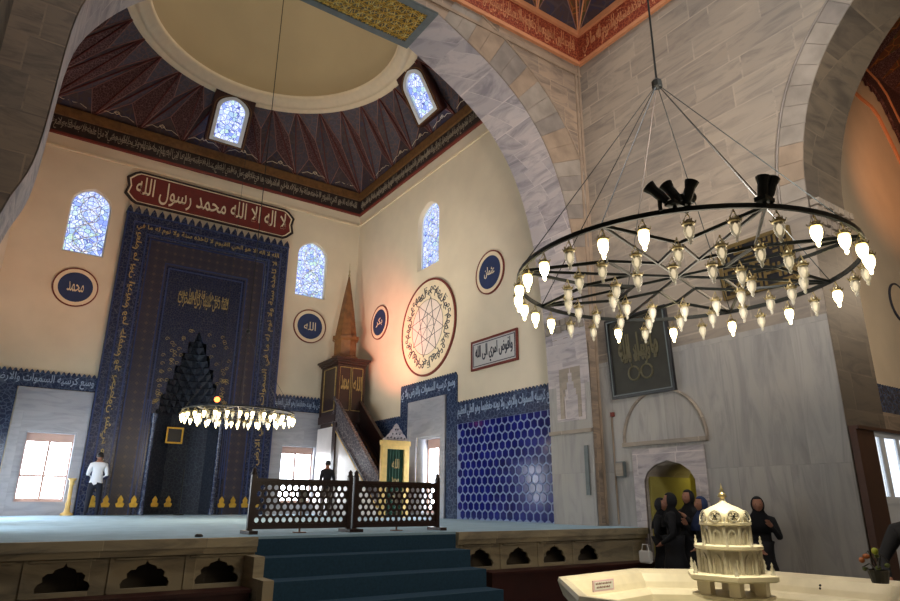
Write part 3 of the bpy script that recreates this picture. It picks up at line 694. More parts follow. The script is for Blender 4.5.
# hall upper bands, corner triangles, dome
for nm, z0, z1, d, mt in (('trim_40', 12.2, 12.3, .08, 'orangetrim'), ('trim_41', 12.3, 13.05, .05, 'redband'), ('trim_42', 13.05, 13.2, .12, 'orangetrim')):
    bm = B(); box(bm, XL, XR, YF-d, YF, z0, z1); box(bm, XR-d, XR, -2.8, YF-d, z0, z1); struct(obj(nm, bm, mt))
bm = B()
for u0, u1, tx, TT in ((XL+.3, XR-.2, AYAH2, TQ(YF-.05)), (-(YF-.2), 2.6, AYAH, TR(XR-.05))):
    script_bm(bm, tx+' '+AYAH[:60], u0, u1, 12.36, 12.98, TT, bold=-.01); script_bm(bm, AYAH2[30:]+tx[:60], u0, u1, 12.38, 12.98, TT, bold=-.014)
tag(obj('hall_inscription', bm, 'orangetrim'), 'orange lettering crowded along the red band above the near arch', 'inscription')
zone2, rid2 = tri_zone('ceiling_hall', CX, 3.3, 5.7, 6.1, 13.2, 15.2, 4.6, ['triO', 'triO2', 'triC'])
struct(obj('trim_43', rid2, 'orangetrim'))
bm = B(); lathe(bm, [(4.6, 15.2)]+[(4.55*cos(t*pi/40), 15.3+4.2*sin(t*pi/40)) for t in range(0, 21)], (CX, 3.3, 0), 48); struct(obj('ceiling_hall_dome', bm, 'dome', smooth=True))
struct(boxo('wall_hall_left', (XL-.3, XL, -2.8, YF, 0, 13.4), 'stonedark')); struct(boxo('wall_front', (XL, XR, -3.0, -2.8, 0, 13.4), 'stone'))
# ---- platform front with lobed niches, bench bases, stairs
def lobed(cx, z0, w_=.25, h=.27):
    L = [(-1, 0), (1, 0), (1.05, .18), (.95, .34), (.78, .42), (.82, .58), (.66, .72), (.46, .72), (.4, .84), (.22, .9), (.08, .94), (0, 1.1)]
    L = L+[(-a, b_) for a, b_ in L[::-1][1:-2]]+[(-1.05, .18)]
    seen = []
    for a, b_ in L: seen.append((cx+a*w_, z0+b_*h))
    return seen
def platform_front(name, x0, x1, cs):
    bm = plate_mesh([rect(x0, x1, 0, 1.05)]+[lobed(c, .64) for c in cs], .06, 'Y', 8.5)
    box(bm, x0, x1, 8.44, 8.5, .98, 1.05)
    for c in cs:
        box(bm, c-.34, c+.34, 8.47, 8.5, .945, .965); box(bm, c-.395, c-.36, 8.48, 8.5, .6, .98)
    return struct(obj(name, bm, 'platmarble'))
platform_front('wall_platform_left', XL, 2.85, (-.04, .78, 1.6, 2.41)); platform_front('wall_platform_right', 5.95, XR, (6.42, 7.2, 8.0, 8.8))
bm = B()
for x0, x1 in ((XL, 2.85), (5.95, XR)): box(bm, x0, x1, 8.42, 8.56, 1.05, P-.001)
struct(obj('trim_44', bm, 'platmarble'))
bm = B()
for x0, x1 in ((XL, 2.85), (5.95, XR)): box(bm, x0, x1, 8.85, 8.9, .3, 1.04)
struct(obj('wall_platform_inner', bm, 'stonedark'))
bm = B()
for k in range(5):
    z = P-.232*k; y = 8.5-.38*k
    if k: box(bm, 2.85, 5.95, y, y+.38, 0, z)
    if k < 4: pass
struct(obj('floor_steps', bm, 'steps'))
bm = B(); box(bm, 2.85, 5.95, 8.5, 8.86, 0, P-.03); struct(obj('floor_top_step', bm, 'steps')); bm = B(); box(bm, 2.85, 5.95, 8.5, 8.86, P-.03, P+.002); struct(obj('floor_top_tread', bm, 'carpet'))
bm = B()   # marble cheek of the stair on the left
for k in range(1, 5): box(bm, 2.72, 2.85, 8.5-.38*k, 8.5-.38*(k-1), 0, P-.232*k+.02)
struct(obj('trim_45', bm, 'platmarble'))
for x0, x1, lb in ((XL+.02, 2.7, 'long low dark red-brown wooden bench below the left marble niches'), (6.3, XR-.02, 'long low dark red-brown wooden bench right of the blue carpeted steps')):
    t = thing('wooden_bench', ((x0+x1)/2, 8.25, 0), lb, 'bench'); h = (x1-x0)/2
    bm = B(); box(bm, -h, h, -.2, .16, .56, .6); obj('bench_top', bm, 'redbrown', t); bm = B(); box(bm, -h+.02, h-.02, -.17, .15, 0, .56); obj('bench_body', bm, 'redbrown', t)

# ================================================================ MIHRAB
t = thing('mihrab', (CX, YQ, P), 'tall blue tiled prayer niche with stepped dark recess and crested top on the back wall', 'mihrab')
MZ = -P
def mp(name, loops, depth, off, mat, par=t): return plate(name, [[(x-CX, z-P) for x, z in L] for L in loops], depth, 'Y', off, mat, par)
mp('border_frame', [rect(1.95, 7.45, P, 10.62), rect(2.72, 6.68, P+.0, 9.9)], -.22, 0, 'tileblue')
mp('mosaic_frame', [rect(2.72, 6.68, P, 9.9), rect(3.4, 6.0, P, 9.05)], -.16, 0, 'tilemosaic')
mp('niche_panel', [rect(3.4, 6.0, P, 9.05), niche_open], -.12, 0, 'tiledeep')
bm = B()
for a, b_, c, d, e in ((1.95, 7.45, P, 10.62, -.24), (2.2, 7.2, P, 10.34, -.235), (2.62, 6.78, P, 9.98, -.235), (2.76, 6.64, P, 9.86, -.18), (3.32, 6.08, P, 9.12, -.175), (3.46, 5.94, P, 8.98, -.135)):
    q = plate_mesh([ush(a-CX, b_-CX, 0, d-P, a-CX+.04, b_-CX-.04, d-P-.04)], .03, 'Y', e)
    mm = bpy.data.meshes.new('q'); q.to_mesh(mm); q.free(); bm.from_mesh(mm); bpy.data.meshes.remove(mm)
obj('border_lines', bm, 'tileline', t)
bm = B(); crest(bm, -2.8, 2.8, 10.62-P, 'Y', -.02, .24, .26, .2); obj('crest', bm, 'tileblue', t)
bm = B()
script_bm(bm, AYAH[:60], 2.3-CX, 7.1-CX, 10.04-P, 10.3-P, TQ(-.225))
TV = lambda x, s: (lambda c: (x+c[1]*s, -.225-c[2], c[0]))
script_bm(bm, AYAH2[:56], .25, 8.8, .0, .26, TV(2.26-CX, 1)); script_bm(bm, AYAH[30:90], .25, 8.8, .0, .26, TV(7.14-CX, -1))
obj('border_inscription', bm, 'goldlow', t)
bm = B(); script_bm(bm, 'كلما دخل عليها زكريا المحراب', -.82, .82, 7.72-P, 8.3-P, TQ(-.125), bold=.01); script_bm(bm, 'وجد عندها رزقا قال يا مريم', -.82, .82, 7.95-P, 8.4-P, TQ(-.122), bold=.006)
obj('panel_inscription', bm, 'goldlow', t)
bm = B()   # scrolled gold spandrels around the stepped hood
for s in (-1, 1):
    for i in range(34):
        z = 4.4+2.6*random.random(); xm = max(.12, 1.02-(z-4.3)*.36); x = xm+.08+random.random()*max(.05, 1.12-xm)*.8
        pts = [(s*x+.07*cos(a)*(1-a/9), -.13, z-P+.07*sin(a)*(1-a/9)) for a in [k*.8 for k in range(9)]]
        tube(bm, pts, .008, 4)
obj('spandrel_scrolls', bm, 'goldlow', t)
# recess
bm = B(); ang = [pi*k/5 for k in range(6)]; pl_ = [(NW*cos(a), .0+.95*sin(a)) for a in ang]
prev = None
for z in (0, 3.14):
    r = [bm.verts.new((x, y, z)) for x, y in pl_]
    if prev:
        for k in range(5): bm.faces.new((prev[k], prev[k+1], r[k+1], r[k]))
    prev = r
obj('recess_wall', bm, 'niche', t)
bm = B(); tiers = 12   # muqarnas tiers closing the hood
for k in range(tiers):
    z0 = 3.14+k*(5.75-3.14)/tiers; z1 = z0+(5.75-3.14)/tiers; R0 = NW*(1-k/tiers)**.9; R1 = NW*(1-(k+1)/tiers)**.9+.02; n = max(3, 11-k//1*1 if k < 8 else 3)
    for j in range(n):
        a0, a1 = pi*j/n, pi*(j+1)/n; am = (a0+a1)/2
        A = bm.verts.new((R0*cos(a0), R0*sin(a0)*.95, z0)); C_ = bm.verts.new((R0*cos(a1), R0*sin(a1)*.95, z0)); D = bm.verts.new((R1*cos(am), R1*sin(am)*.95, z0+.02)); T = bm.verts.new(((R0*1.03+.03)*cos(am), (R0*1.03+.03)*sin(am)*.95, z1))
        E1 = bm.verts.new((R1*cos(a0), R1*sin(a0)*.95, z1)); E2 = bm.verts.new((R1*cos(a1), R1*sin(a1)*.95, z1))
        for f in ((A, D, T), (D, C_, T), (A, T, E1), (T, C_, E2), (E1, T, E2)):
            bm.faces.new(f)
obj('muqarnas_hood', bm, 'niche', t)
bm = B(); box(bm, -1.25, 1.25, .1, 1.4, 5.94, 6.0); box(bm, -1.25, 1.25, 1.35, 1.4, -.1, 6); box(bm, -1.25, -1.2, .1, 1.4, -.1, 6); box(bm, 1.2, 1.25, .1, 1.4, -.1, 6); obj('light_leak_backing', bm, 'niche', t)  # unseen backing box added to stop world light leaking through the hood
boxo('recess_floor', (-1.2, 1.2, 0, 1.35, -.1, 0), 'carpet', t)
for s in (-1, 1):
    bm = B(); lathe(bm, [(.09, 0), (.09, .15), (.06, .2), (.06, 2.7), (.09, 2.8), (.1, 3.0)], (s*1.02, -.2, 0), 12); obj('colonnette', bm, 'tiledado', t, smooth=True)
bm = B()   # paired pale blue strips beside the niche
for s in (-1, 1):
    for a, b_ in ((1.14, 1.17), (1.27, 1.3)): box(bm, min(s*a, s*b_), max(s*a, s*b_), -.15, -.12, 1.1, 3.4)
    box(bm, min(s*1.14, s*1.3), max(s*1.14, s*1.3), -.15, -.12, 3.38, 3.42)
obj('side_strips', bm, 'tileline', t)
# gold palmettes along the foot
for x in [-2.35, -2.0, -1.62, -1.26, 1.3, 1.66, 2.05, 2.4]+[-.5, -.1]:
    bm = B(); yy = -.25 if abs(x) > 1 else .7
    L = [(-.09, 0), (.09, 0), (.12, .1), (.06, .14), (.08, .22), (0, .34), (-.08, .22), (-.06, .14), (-.12, .1)]
    a = [bm.verts.new((x+u, yy, .22+v)) for u, v in L]; c = [bm.verts.new((x+u, yy+.03, .22+v)) for u, v in L]
    bm.faces.new(a); bm.faces.new(c[::-1])
    for k in range(9): bm.faces.new((a[k], a[(k+1) % 9], c[(k+1) % 9], c[k]))
    obj('gold_palmette', bm, 'gold', t)

# calligraphy plaque
t = thing('calligraphy_plaque', (4.7, YQ-.02, 11.6), 'long maroon plaque with scalloped ends and cream calligraphy above the blue prayer niche', 'plaque')
def plaque(hw, hh, s):
    L = [(-hw, -hh), (hw, -hh)]
    for k in range(1, 6): a = -pi/2+pi*k/6; L.append((hw+s*(.8+.35*abs(cos(3*(a+pi/2))))*cos(a), hh*sin(a)))
    L += [(hw, hh), (-hw, hh)]
    for k in range(1, 6): a = pi/2+pi*k/6; L.append((-hw+s*(.8+.35*abs(cos(3*(a+pi/2))))*cos(a), hh*sin(a)))
    return L
plate('plaque_frame', [plaque(2.55, .6, .38), plaque(2.52, .53, .32)], -.06, 'Y', 0, 'band', t); plate('plaque_line', [plaque(2.53, .535, .33), plaque(2.5, .5, .29)], -.05, 'Y', 0, 'cream2', t)
plate('plaque_field', [plaque(2.5, .5, .29)], -.04, 'Y', 0, 'maroon', t)
bm = B(); script_bm(bm, 'لا اله الا الله محمد رسول الله', -2.6, 2.6, -.42, .42, TQ(-.04), bold=.004, thick=.02)
obj('plaque_lettering', bm, 'script', t)

# roundels
def roundel(name, c, z, r, ax, text, label):
    t = thing(name, (c, YQ-.01, z) if ax == 'Y' else (XR-.01, c, z), label, 'roundel', 'blue calligraphy roundels')
    D = -1
    plate('outer_ring', [circ(0, 0, r), circ(0, 0, r*.94)], D*.04, ax, 0, 'red', t); plate('pale_ring', [circ(0, 0, r*.94), circ(0, 0, r*.76)], D*.03, ax, 0, 'cream2', t)
    plate('disc', [circ(0, 0, r*.76)], D*.035, ax, 0, 'roundblue', t)
    bm = B(); script_bm(bm, text, -r*.36, r*.36, -r*.24, r*.26, TQ(-.035) if ax == 'Y' else TR(-.035), bold=0); obj('lettering', bm, 'script', t)
roundel('calligraphy_roundel', .93, 7.82, .62, 'Y', 'محمد', 'blue calligraphy roundel left of the prayer niche under the left stained window')
roundel('calligraphy_roundel', 8.58, 7.8, .64, 'Y', 'الله', 'blue calligraphy roundel on the back wall left of the wooden pulpit spire')
roundel('calligraphy_roundel', 19.67, 7.76, .63, 'X', 'بكر', 'small foreshortened blue roundel on the right wall beside the pulpit spire')
roundel('calligraphy_roundel', 13.2, 7.76, .64, 'X', 'عثمان', 'blue calligraphy roundel high on the right wall above the rectangular inscription')
# great wheel roundel
t = thing('star_wheel_roundel', (XR-.01, 16.42, 6.88), 'large round red-rimmed wall medallion with ring of black letters and star lines', 'medallion')
R_ = 1.58
plate('rim', [circ(0, 0, R_, 60), circ(0, 0, R_*.96, 60)], -.05, 'X', 0, 'red', t); plate('ground', [circ(0, 0, R_*.96, 60)], -.03, 'X', 0, 'cream2', t)
bm = B()
for k in range(24):
    a = 2*pi*k/24; w_ = ('هو', 'وم', 'قو', 'ها')[k % 4]
    def tf(c, a=a):
        u, v, q = c; rr = R_*.74+v; return (-.03-q, -(cos(a)*rr-sin(a)*u)*1, sin(a)*rr+cos(a)*u)
    script_bm(bm, w_, -.16, .16, -.17, .17, tf, bold=-.008)
obj('letter_ring', bm, 'ink', t)
bm = B(); lathe_pts = [(-.04, R_*.57*cos(a), R_*.57*sin(a)) for a in [2*pi*k/48 for k in range(49)]]; tube(bm, lathe_pts, .007, 4)
for k in range(8):
    a0 = 2*pi*k/8+.2; a1 = a0+2*pi*3/8; bar(bm, (-.04, R_*.62*cos(a0), R_*.62*sin(a0)), (-.04, R_*.62*cos(a1), R_*.62*sin(a1)), .011)
for k in range(4):
    a0 = pi*k/4; bar(bm, (-.038, R_*.3*cos(a0), R_*.3*sin(a0)), (-.038, -R_*.3*cos(a0), -R_*.3*sin(a0)), .008)
obj('star_lines', bm, 'ink', t)
plate('inner_disc', [circ(0, 0, R_*.56, 48)], -.034, 'X', 0, 'pinkcream', t)
# rectangular inscription
t = thing('calligraphy_board', (XR-.01, 13.07, 5.48), 'red-framed rectangular cream panel with black calligraphy above the cobalt hexagon tiles', 'panel')
plate('panel_frame', [rect(-1.0, 1.0, -.42, .42), rect(-.94, .94, -.36, .36)], -.05, 'X', 0, 'red', t); plate('panel_ground', [rect(-.94, .94, -.36, .36)], -.03, 'X', 0, 'panelgrey', t)
plate('panel_line', [rect(-.9, .9, -.32, .32), rect(-.88, .88, -.3, .3)], -.04, 'X', 0, 'ink', t)
bm = B(); script_bm(bm, 'وافوض امري الى الله', -.8, .8, -.26, .26, TR(-.03), bold=.006); obj('lettering', bm, 'ink', t)

# ================================================================ MINBAR
t = thing('minbar', (9.5, 18.9, P), 'tall wooden pulpit with pointed spire, straight stair and pale side panel in the corner', 'minbar')
sx = .45
bm = B()   # side panels, triangular
def tri_side(bm, x0, x1, y0, z0b, y1, z1b):
    vs = [(y0, 0), (y1+1.2, 0), (y1+1.2, z1b-.1), (y1, z1b-.1), (y0, z0b)]
    a = [bm.verts.new((x0, y, z)) for y, z in vs]; c = [bm.verts.new((x1, y, z)) for y, z in vs]
    bm.faces.new(a); bm.faces.new(c[::-1])
    for k in range(5): bm.faces.new((a[k], a[(k+1) % 5], c[(k+1) % 5], c[k]))
tri_side(bm, -sx, -sx+.05, -2.1, .35, 1.4, 2.95); obj('side_panel', bm, 'marbleside', t)
bm = B(); tri_side(bm, sx-.05, sx, -2.1, .35, 1.4, 2.95); obj('side_panel', bm, 'wood', t)
for s in (-1, 1):
    bm = B(); x = s*sx
    bar(bm, (x, -2.15, 1.05), (x, 1.3, 3.85), .12, .1); bar(bm, (x, -2.15, .35), (x, 1.3, 3.0), .12, .1); bar(bm, (x, -2.15, .7), (x, 1.3, 3.42), .05, .62)
    obj('balustrade', bm, 'silver' if s < 0 else 'darkwood', t)
    bm = B(); bar(bm, (x, -2.15, .28), (x, 1.3, 2.92), .13, .04); obj('balustrade_edge', bm, 'gilt' if s < 0 else 'wood', t)
bm = B()
for k in range(13): box(bm, -sx+.05, sx-.05, -2.05+.27*k, -2.05+.27*(k+1), 0, .2+.22*k)
obj('stair', bm, 'navy', t)
bm = B(); box(bm, -.5, .58, 1.1, 2.5, 3.0, 3.25); box(bm, -.42, .5, 1.25, 2.45, 0, 3.0); obj('kiosk_base', bm, 'darkwood', t)
bm = B(); box(bm, -sx-.07, -sx-.02, .95, 1.2, 0, 2.95); obj('side_post', bm, 'darkwood', t)
bm = B()
for x in (-.44, .52):
    for y in (1.15, 2.42): bar(bm, (x, y, 3.2), (x, y, 5.1), .1)
for a in ((-.44, .52, 1.13, 1.17), (-.44, .52, 2.4, 2.44)): box(bm, a[0], a[1], a[2], a[3], 3.25, 5.0)
box(bm, -.47, -.43, 1.15, 2.42, 3.25, 5.0); box(bm, .51, .55, 1.15, 2.42, 3.25, 5.0)
obj('kiosk_walls', bm, 'darkwood', t)
bm = B()
for (x0, x1) in ((-.4, .02), (.07, .48)): 
    for f in ((0, .03, 0, 1), (.97, 1, 0, 1), (0, 1, 0, .015), (0, 1, .985, 1)):
        box(bm, x0+(x1-x0)*f[0], x0+(x1-x0)*f[1], 1.1, 1.13, 3.4+1.5*f[2], 3.4+1.5*f[3])
for f in ((0, .03, 0, 1), (.97, 1, 0, 1), (0, 1, 0, .015), (0, 1, .985, 1)): box(bm, -.5, -.47, 1.25+1.0*f[0], 1.25+1.0*f[1], 3.4+1.5*f[2], 3.4+1.5*f[3])
script_bm(bm, 'الله', .12, .45, 4.1, 4.6, lambda c: (c[0], 1.12-c[2], c[1])); script_bm(bm, 'محمد', -.34, -.04, 4.1, 4.6, lambda c: (c[0], 1.12-c[2], c[1]))
obj('kiosk_gilding', bm, 'goldlow', t)
bm = B()
for k in range(3): box(bm, -.52-.05*k, .6+.05*k, 1.05-.05*k, 2.52+.05*k, 5.0+.07*k, 5.07+.07*k)
obj('cornice', bm, 'darkwood', t)
bm = B(); lathe(bm, [(.5, 5.2), (.5, 5.35), (.42, 5.4), (.42, 5.95), (.5, 6.0), (.5, 6.1)], (.03, 1.75, 0), 8); obj('drum', bm, 'spirewood', t)
bm = B(); lathe(bm, [(.42, 6.1), (.31, 6.8), (.18, 7.6), (.03, 8.45)], (.03, 1.75, 0), 8); obj('spire', bm, 'spirewood', t)
bm = B(); lathe(bm, [(.01, 8.4), (.05, 8.5), (.02, 8.58), (.04, 8.66), (.01, 8.75), (.005, 9.0)], (.03, 1.75, 0), 8); obj('finial', bm, 'brass', t)
# gate of the minbar
bm = plate_mesh([ush(-.5, .4, 0, 2.12, -.34, .24, 1.9)], .14, 'Y', -2.35); obj('gate_frame', bm, 'gilt', t)
bm = B(); box(bm, -.52, .42, -2.38, -2.2, 2.0, 2.14); obj('gate_lintel', bm, 'gilt', t)
L = [(-.5, 2.14), (.4, 2.14)]+[(.4-.45*k/8, 2.14+.5*(k/8)**1.3+.03*(k % 2)) for k in range(1, 9)]+[(-.05-.45*k/8, 2.64-.5*(1-(1-k/8)**1.3)+.03*(k % 2)) for k in range(1, 8)]
bm = plate_mesh([L]+[circ(-.05+u, 2.21+v, .032, 8) for u, v in ((-.28, 0), (-.17, .02), (-.06, 0), (.06, 0), (.17, .02), (.28, 0), (-.12, .12), (0, .13), (.12, .12), (-.03, .25), (.05, .25))], .06, 'Y', -2.34); obj('gate_crest', bm, 'soffit', t)
bm = B(); 
for k in range(12):
    x = -.34+.58*k/12; bar(bm, (x+.025, -2.27+.02*(k % 2), 0.02), (x+.025, -2.27+.02*(k % 2), 1.92), .062, .045, 6)
obj('curtain', bm, 'green', t)
bm = B(); script_bm(bm, 'الله', -.17, .07, 1.35, 1.62, lambda c: (c[0], -2.33-c[2], c[1])); script_bm(bm, 'محمد', -.17, .07, .9, 1.12, lambda c: (c[0], -2.33-c[2], c[1])); script_bm(bm, 'هو', -.14, .04, .45, .65, lambda c: (c[0], -2.33-c[2], c[1]))
obj('curtain_lettering', bm, 'goldlow', t)

# ================================================================ RAILINGS
def screen(x0, x1, label):
    t = thing('lattice_screen', ((x0+x1)/2, 9.2, P), label, 'lattice screen', 'lattice screens at the top of the steps'); h = (x1-x0)/2-.04
    loops = [rect(-h+.02, h-.02, .13, .68)]; pit = .098; row = pit*.866; n = int((2*h-.08)/pit)
    for j in range(6):
        for i in range(n):
            cx_ = -h+.09+pit*(i+(.5 if j % 2 else 0)); cz = .18+row*j*1.03
            if cx_ > h-.07: continue
            loops.append(circ(cx_, cz, .036, 8, a0=pi/8))
            if j < 5 and cx_+pit/2 < h-.1 and cx_-pit/2 > -h+.1: 
                pass
    plate('lattice', loops, .02, 'Y', -.01, 'darkwood', t)
    for z0, z1, nm in ((.68, .74, 'top_rail'), (.06, .13, 'bottom_rail')): boxo(nm, (-h, h, -.03, .03, z0, z1), 'darkwood', t, .005)
    for s in (-1, 1):
        p = boxo('post', (s*h-.035, s*h+.035, -.035, .035, .03, .79), 'darkwood', t, .006)
        bm = B(); lathe(bm, [(.045, .79), (.05, .8), (.03, .83), (.035, .86), (.0, .9)], (s*h, 0, 0), 8); obj('post_finial', bm, 'darkwood', p, smooth=True)
        bm = B(); box(bm, s*h-.06, s*h+.06, -.2, .2, 0, .045); obj('foot', bm, 'darkwood', t)
    return t
screen(2.93, 4.5, 'dark wooden lattice screen at the left of the pair atop the blue steps'); screen(4.52, 6.1, 'dark wooden lattice screen at the right of the pair atop the blue steps')
for x, lb in ((3.72, 'small white paper notice hanging behind the left lattice screen'), (5.33, 'small white paper notice hanging behind the right lattice screen')):
    t = thing('paper_notice', (x, 9.25, P), lb, 'notice', 'white notices behind the lattice screens'); boxo('sheet', (-.07, .07, -.02, -.01, .42, .6), 'paper', t); boxo('stand_pole', (-.012, .012, -.01, .01, 0, .45), 'wood', t); boxo('stand_foot', (-.08, .08, -.06, .06, 0, .015), 'wood', t)

# ================================================================ CHANDELIERS
def lathe_mesh(name, parts, mats, seg=10):
    bm = B()
    for prof, mi in parts: lathe(bm, prof, (0, 0, 0), seg, mi)
    bmesh.ops.recalc_face_normals(bm, faces=bm.faces); me = bpy.data.meshes.new(name); bm.to_mesh(me); bm.free()
    for p in me.polygons: p.use_smooth = True
    for k in mats: me.materials.append(M[k])
    return me
GL = [(.036, -.075), (.046, -.1), (.045, -.13), (.036, -.165), (.022, -.19), (.014, -.2), (.018, -.215), (.01, -.235), (.0, -.24)]
me_lit = lathe_mesh('lit_glass', [(GL, 0)], ['bright']); me_dim = lathe_mesh('clear_glass', [(GL, 0)], ['glass'])
me_core = lathe_mesh('bulb', [([(0, -.08), (.018, -.1), (.024, -.13), (.014, -.165), (0, -.18)], 0)], ['core'], 8)
bm = B(); lathe(bm, [(.012, -.03), (.03, -.05), (.05, -.06), (.052, -.075), (.036, -.08)], (0, 0, 0), 10)
for k in range(6): a = 2*pi*k/6; bar(bm, (cos(a)*.05, sin(a)*.05, -.07), (cos(a)*.062, sin(a)*.062, -.045), .008)
bmesh.ops.recalc_face_normals(bm, faces=bm.faces); me_cap = bpy.data.meshes.new('cap'); bm.to_mesh(me_cap); bm.free(); me_cap.materials.append(M['brass'])
bm = B(); bar(bm, (0, 0, 0), (0, 0, .03), .008)
for k in range(3): a = 2*pi*k/3; bar(bm, (cos(a)*.045, sin(a)*.045, -.06), (0, 0, .03), .005)
bmesh.ops.recalc_face_normals(bm, faces=bm.faces); me_wire = bpy.data.meshes.new('hanger'); bm.to_mesh(me_wire); bm.free(); me_wire.materials.append(M['brass'])
LIT = {1, 3, 5, 8, 9, 10, 11, 12, 13, 14, 16, 17, 21, 22, 23, 24, 27, 29}
def chandelier(loc, label, top, R=1.42, rot=0, all_lit=False, sub=True, metal='iron'):
    t = thing('chandelier', loc, label, 'chandelier', None, rot); apex = 2.02
    bm = B(); lathe(bm, [(R-.01, -.018), (R+.01, -.018), (R+.01, .018), (R-.01, .018), (R-.01, -.018)], (0, 0, 0), 72); obj('ring', bm, metal, t)
    bm = B(); A = [2*pi*k/8+RD(15) for k in range(8)]
    for k in range(8):
        o1 = Vector((R*cos(A[k]), R*sin(A[k]), 0))
        for s in (-1, 1):
            i1 = Vector((.8*cos(A[k]+s*pi/8), .8*sin(A[k]+s*pi/8), 0)); bar(bm, o1, i1, .016, .026)
            i2 = Vector((.42*cos(A[k]), .42*sin(A[k]), 0)); bar(bm, i1, i2, .016, .024)
    for k in range(4):
        p, q = A[k], A[k]+pi; bar(bm, (R*cos(p), R*sin(p), 0), (R*cos(q), R*sin(q), 0), .014, .022)
    obj('star_frame', bm, metal, t)
    for k in range(8): 
        bm = B(); tube(bm, [(R*cos(A[k]), R*sin(A[k]), .02), (0, 0, apex)], .0045, 5); obj('cable', bm, metal, t)
    bm = B(); lathe(bm, [(.0, apex-.06), (.05, apex-.04), (.05, apex+.03), (.02, apex+.06)], (0, 0, 0), 8)
    z = apex
    tube(bm, [(0, 0, apex), (0, 0, top-loc[2])], .011, 5)
    obj('hanging_chain', bm, metal, t)
    spots = [(R, RD(3+12*k), k in LIT or all_lit) for k in range(30)]+[(.98, RD(18*k), all_lit and k % 2 == 0) for k in range(20)]+[(.58, RD(2+30*k), False) for k in range(12)]
    for r, a, lit in spots:
        g = bpy.data.objects.new('glass_lamp', me_lit if lit else me_dim); COL.objects.link(g); g.parent = t; g.location = (r*cos(a), r*sin(a), -.05); g.scale = (.84, .84, .9)
        for me in ((me_cap, me_wire)+(() if lit else (me_core,))):
            c = bpy.data.objects.new({'cap': 'cap', 'hanger': 'hanger', 'bulb': 'bulb'}[me.name], me); COL.objects.link(c); c.parent = g
    return t
ch = chandelier((4.68, 3.25, 3.53), 'large round black iron chandelier with hanging glass lamps over the marble fountain', 17.5)
ch2 = chandelier((4.5, 15.5, 3.6), 'distant round chandelier of glowing glass lamps hanging before the blue tiled niche', 19.4, 1.28, .2, True)
# floodlights clamped on the ring
def flood(loc, aims, label):
    t = thing('floodlight_cluster', loc, label, 'floodlight', 'black floodlights on the chandelier ring')
    for i, (dx, dy, d) in enumerate(aims):
        d = Vector(d).normalized(); p = Vector((dx, dy, .12)); bm = B()
        tube(bm, [p-d*.08, p-d*.02, p+d*.05, p+d*.1], [.025, .036, .036, .05], 12); obj('lamp_head', bm, 'iron', t, smooth=False)
        bm = B(); bar(bm, (dx, dy, .0), (dx, dy, .12), .02); obj('bracket', bm, 'iron', t)
    boxo('clamp', (-.06, .06, -.04, .04, .031, .06), 'iron', t)
flood((4.68+1.42*cos(RD(216)), 3.25+1.42*sin(RD(216)), 3.53), [(-.08, .06, (-.5, .6, .9)), (.0, 0, (-.2, .5, 1)), (.08, -.06, (.2, -.3, 1)), (.1, -.02, (.8, .2, .3))], 'black floodlight trio on the left rear rim of the iron chandelier')
flood((4.68+1.42*cos(RD(240)), 3.25+1.42*sin(RD(240)), 3.53), [(0, 0, (.1, -.1, 1)), (.05, -.02, (.3, -.2, 1))], 'upright black floodlight pair on the near right rim of the iron chandelier')
flood((4.80, 4.02, 3.53), [(0, 0, (.3, .8, .5)), (.05, .03, (.5, .5, -.4))], 'small black floodlight pair inside the far rim of the iron chandelier')
# red lamp hanging in front of the mihrab
t = thing('oil_lamp', (CX+.55, YQ-1.2, 4.62), 'small glowing orange-red lamp hanging before the blue niche', 'lamp')
bm = B(); sphere(bm, (0, 0, 0), .09, 10); obj('glowing_bulb', bm, 'redlamp', t); bm = B(); tube(bm, [(0, 0, .08), (0, 0, 9.5)], .006, 4); obj('cord', bm, 'iron', t)

# ================================================================ PICTURES on the right hall wall
t = thing('framed_calligraphy', (XR-.1, 8.23, 4.5), 'large black-framed dark olive calligraphy picture above the arched doorway', 'picture')
t.rotation_euler = (0, RD(-3), 0)
plate('picture_frame', [rect(-.78, .78, -.84, .84), rect(-.7, .7, -.76, .76)], -.07, 'X', 0, 'frameblack', t); plate('frame_line', [rect(-.73, .73, -.79, .79), rect(-.71, .71, -.77, .77)], -.08, 'X', 0, 'greyblue', t)
plate('picture_ground', [rect(-.7, .7, -.76, .76)], -.03, 'X', 0, 'picbrown', t)
bm = B(); T0 = lambda c: (-.035-c[2], -c[0], c[1])
script_bm(bm, 'ما شاء الله', -.5, .5, -.1, .45, T0, bold=.035); script_bm(bm, 'لا قوة الا بالله', -.45, .45, -.25, .2, T0, bold=.02)
for s in (-1, 1):
    tube(bm, [(-.04, s*.16+.14*cos(a), -.38+.14*sin(a)) for a in [2*pi*k/16 for k in range(17)]], .02, 5)
obj('picture_lettering', bm, 'picscript', t)
t = thing('kufic_picture', (XR-.045, 5.58, 5.62), 'dark framed picture of gold square geometric script behind the chandelier right side', 'picture')
t.rotation_euler = (0, RD(-2), 0)
plate('picture_frame', [rect(-.68, .68, -.5, .5), rect(-.62, .62, -.44, .44)], -.07, 'X', 0, 'kuficgold', t); plate('picture_ground', [rect(-.62, .62, -.44, .44)], -.03, 'X', 0, 'frameblack', t)
bm = B(); rnd = random.Random(3); g = .088
for i in range(14):
    for j in range(10):
        if (i*7+j*3) % 5 in (0, 2): 
            L = rnd.choice((1, 2, 3)); v = rnd.random() < .5; y, z = -.6+i*g, -.42+j*g
            if v: box(bm, -.045, -.03, y, y+.045, z, min(z+L*g, .43))
            else: box(bm, -.045, -.03, y, min(y+L*g, .61), z, z+.045)
obj('square_script', bm, 'kuficgold', t)
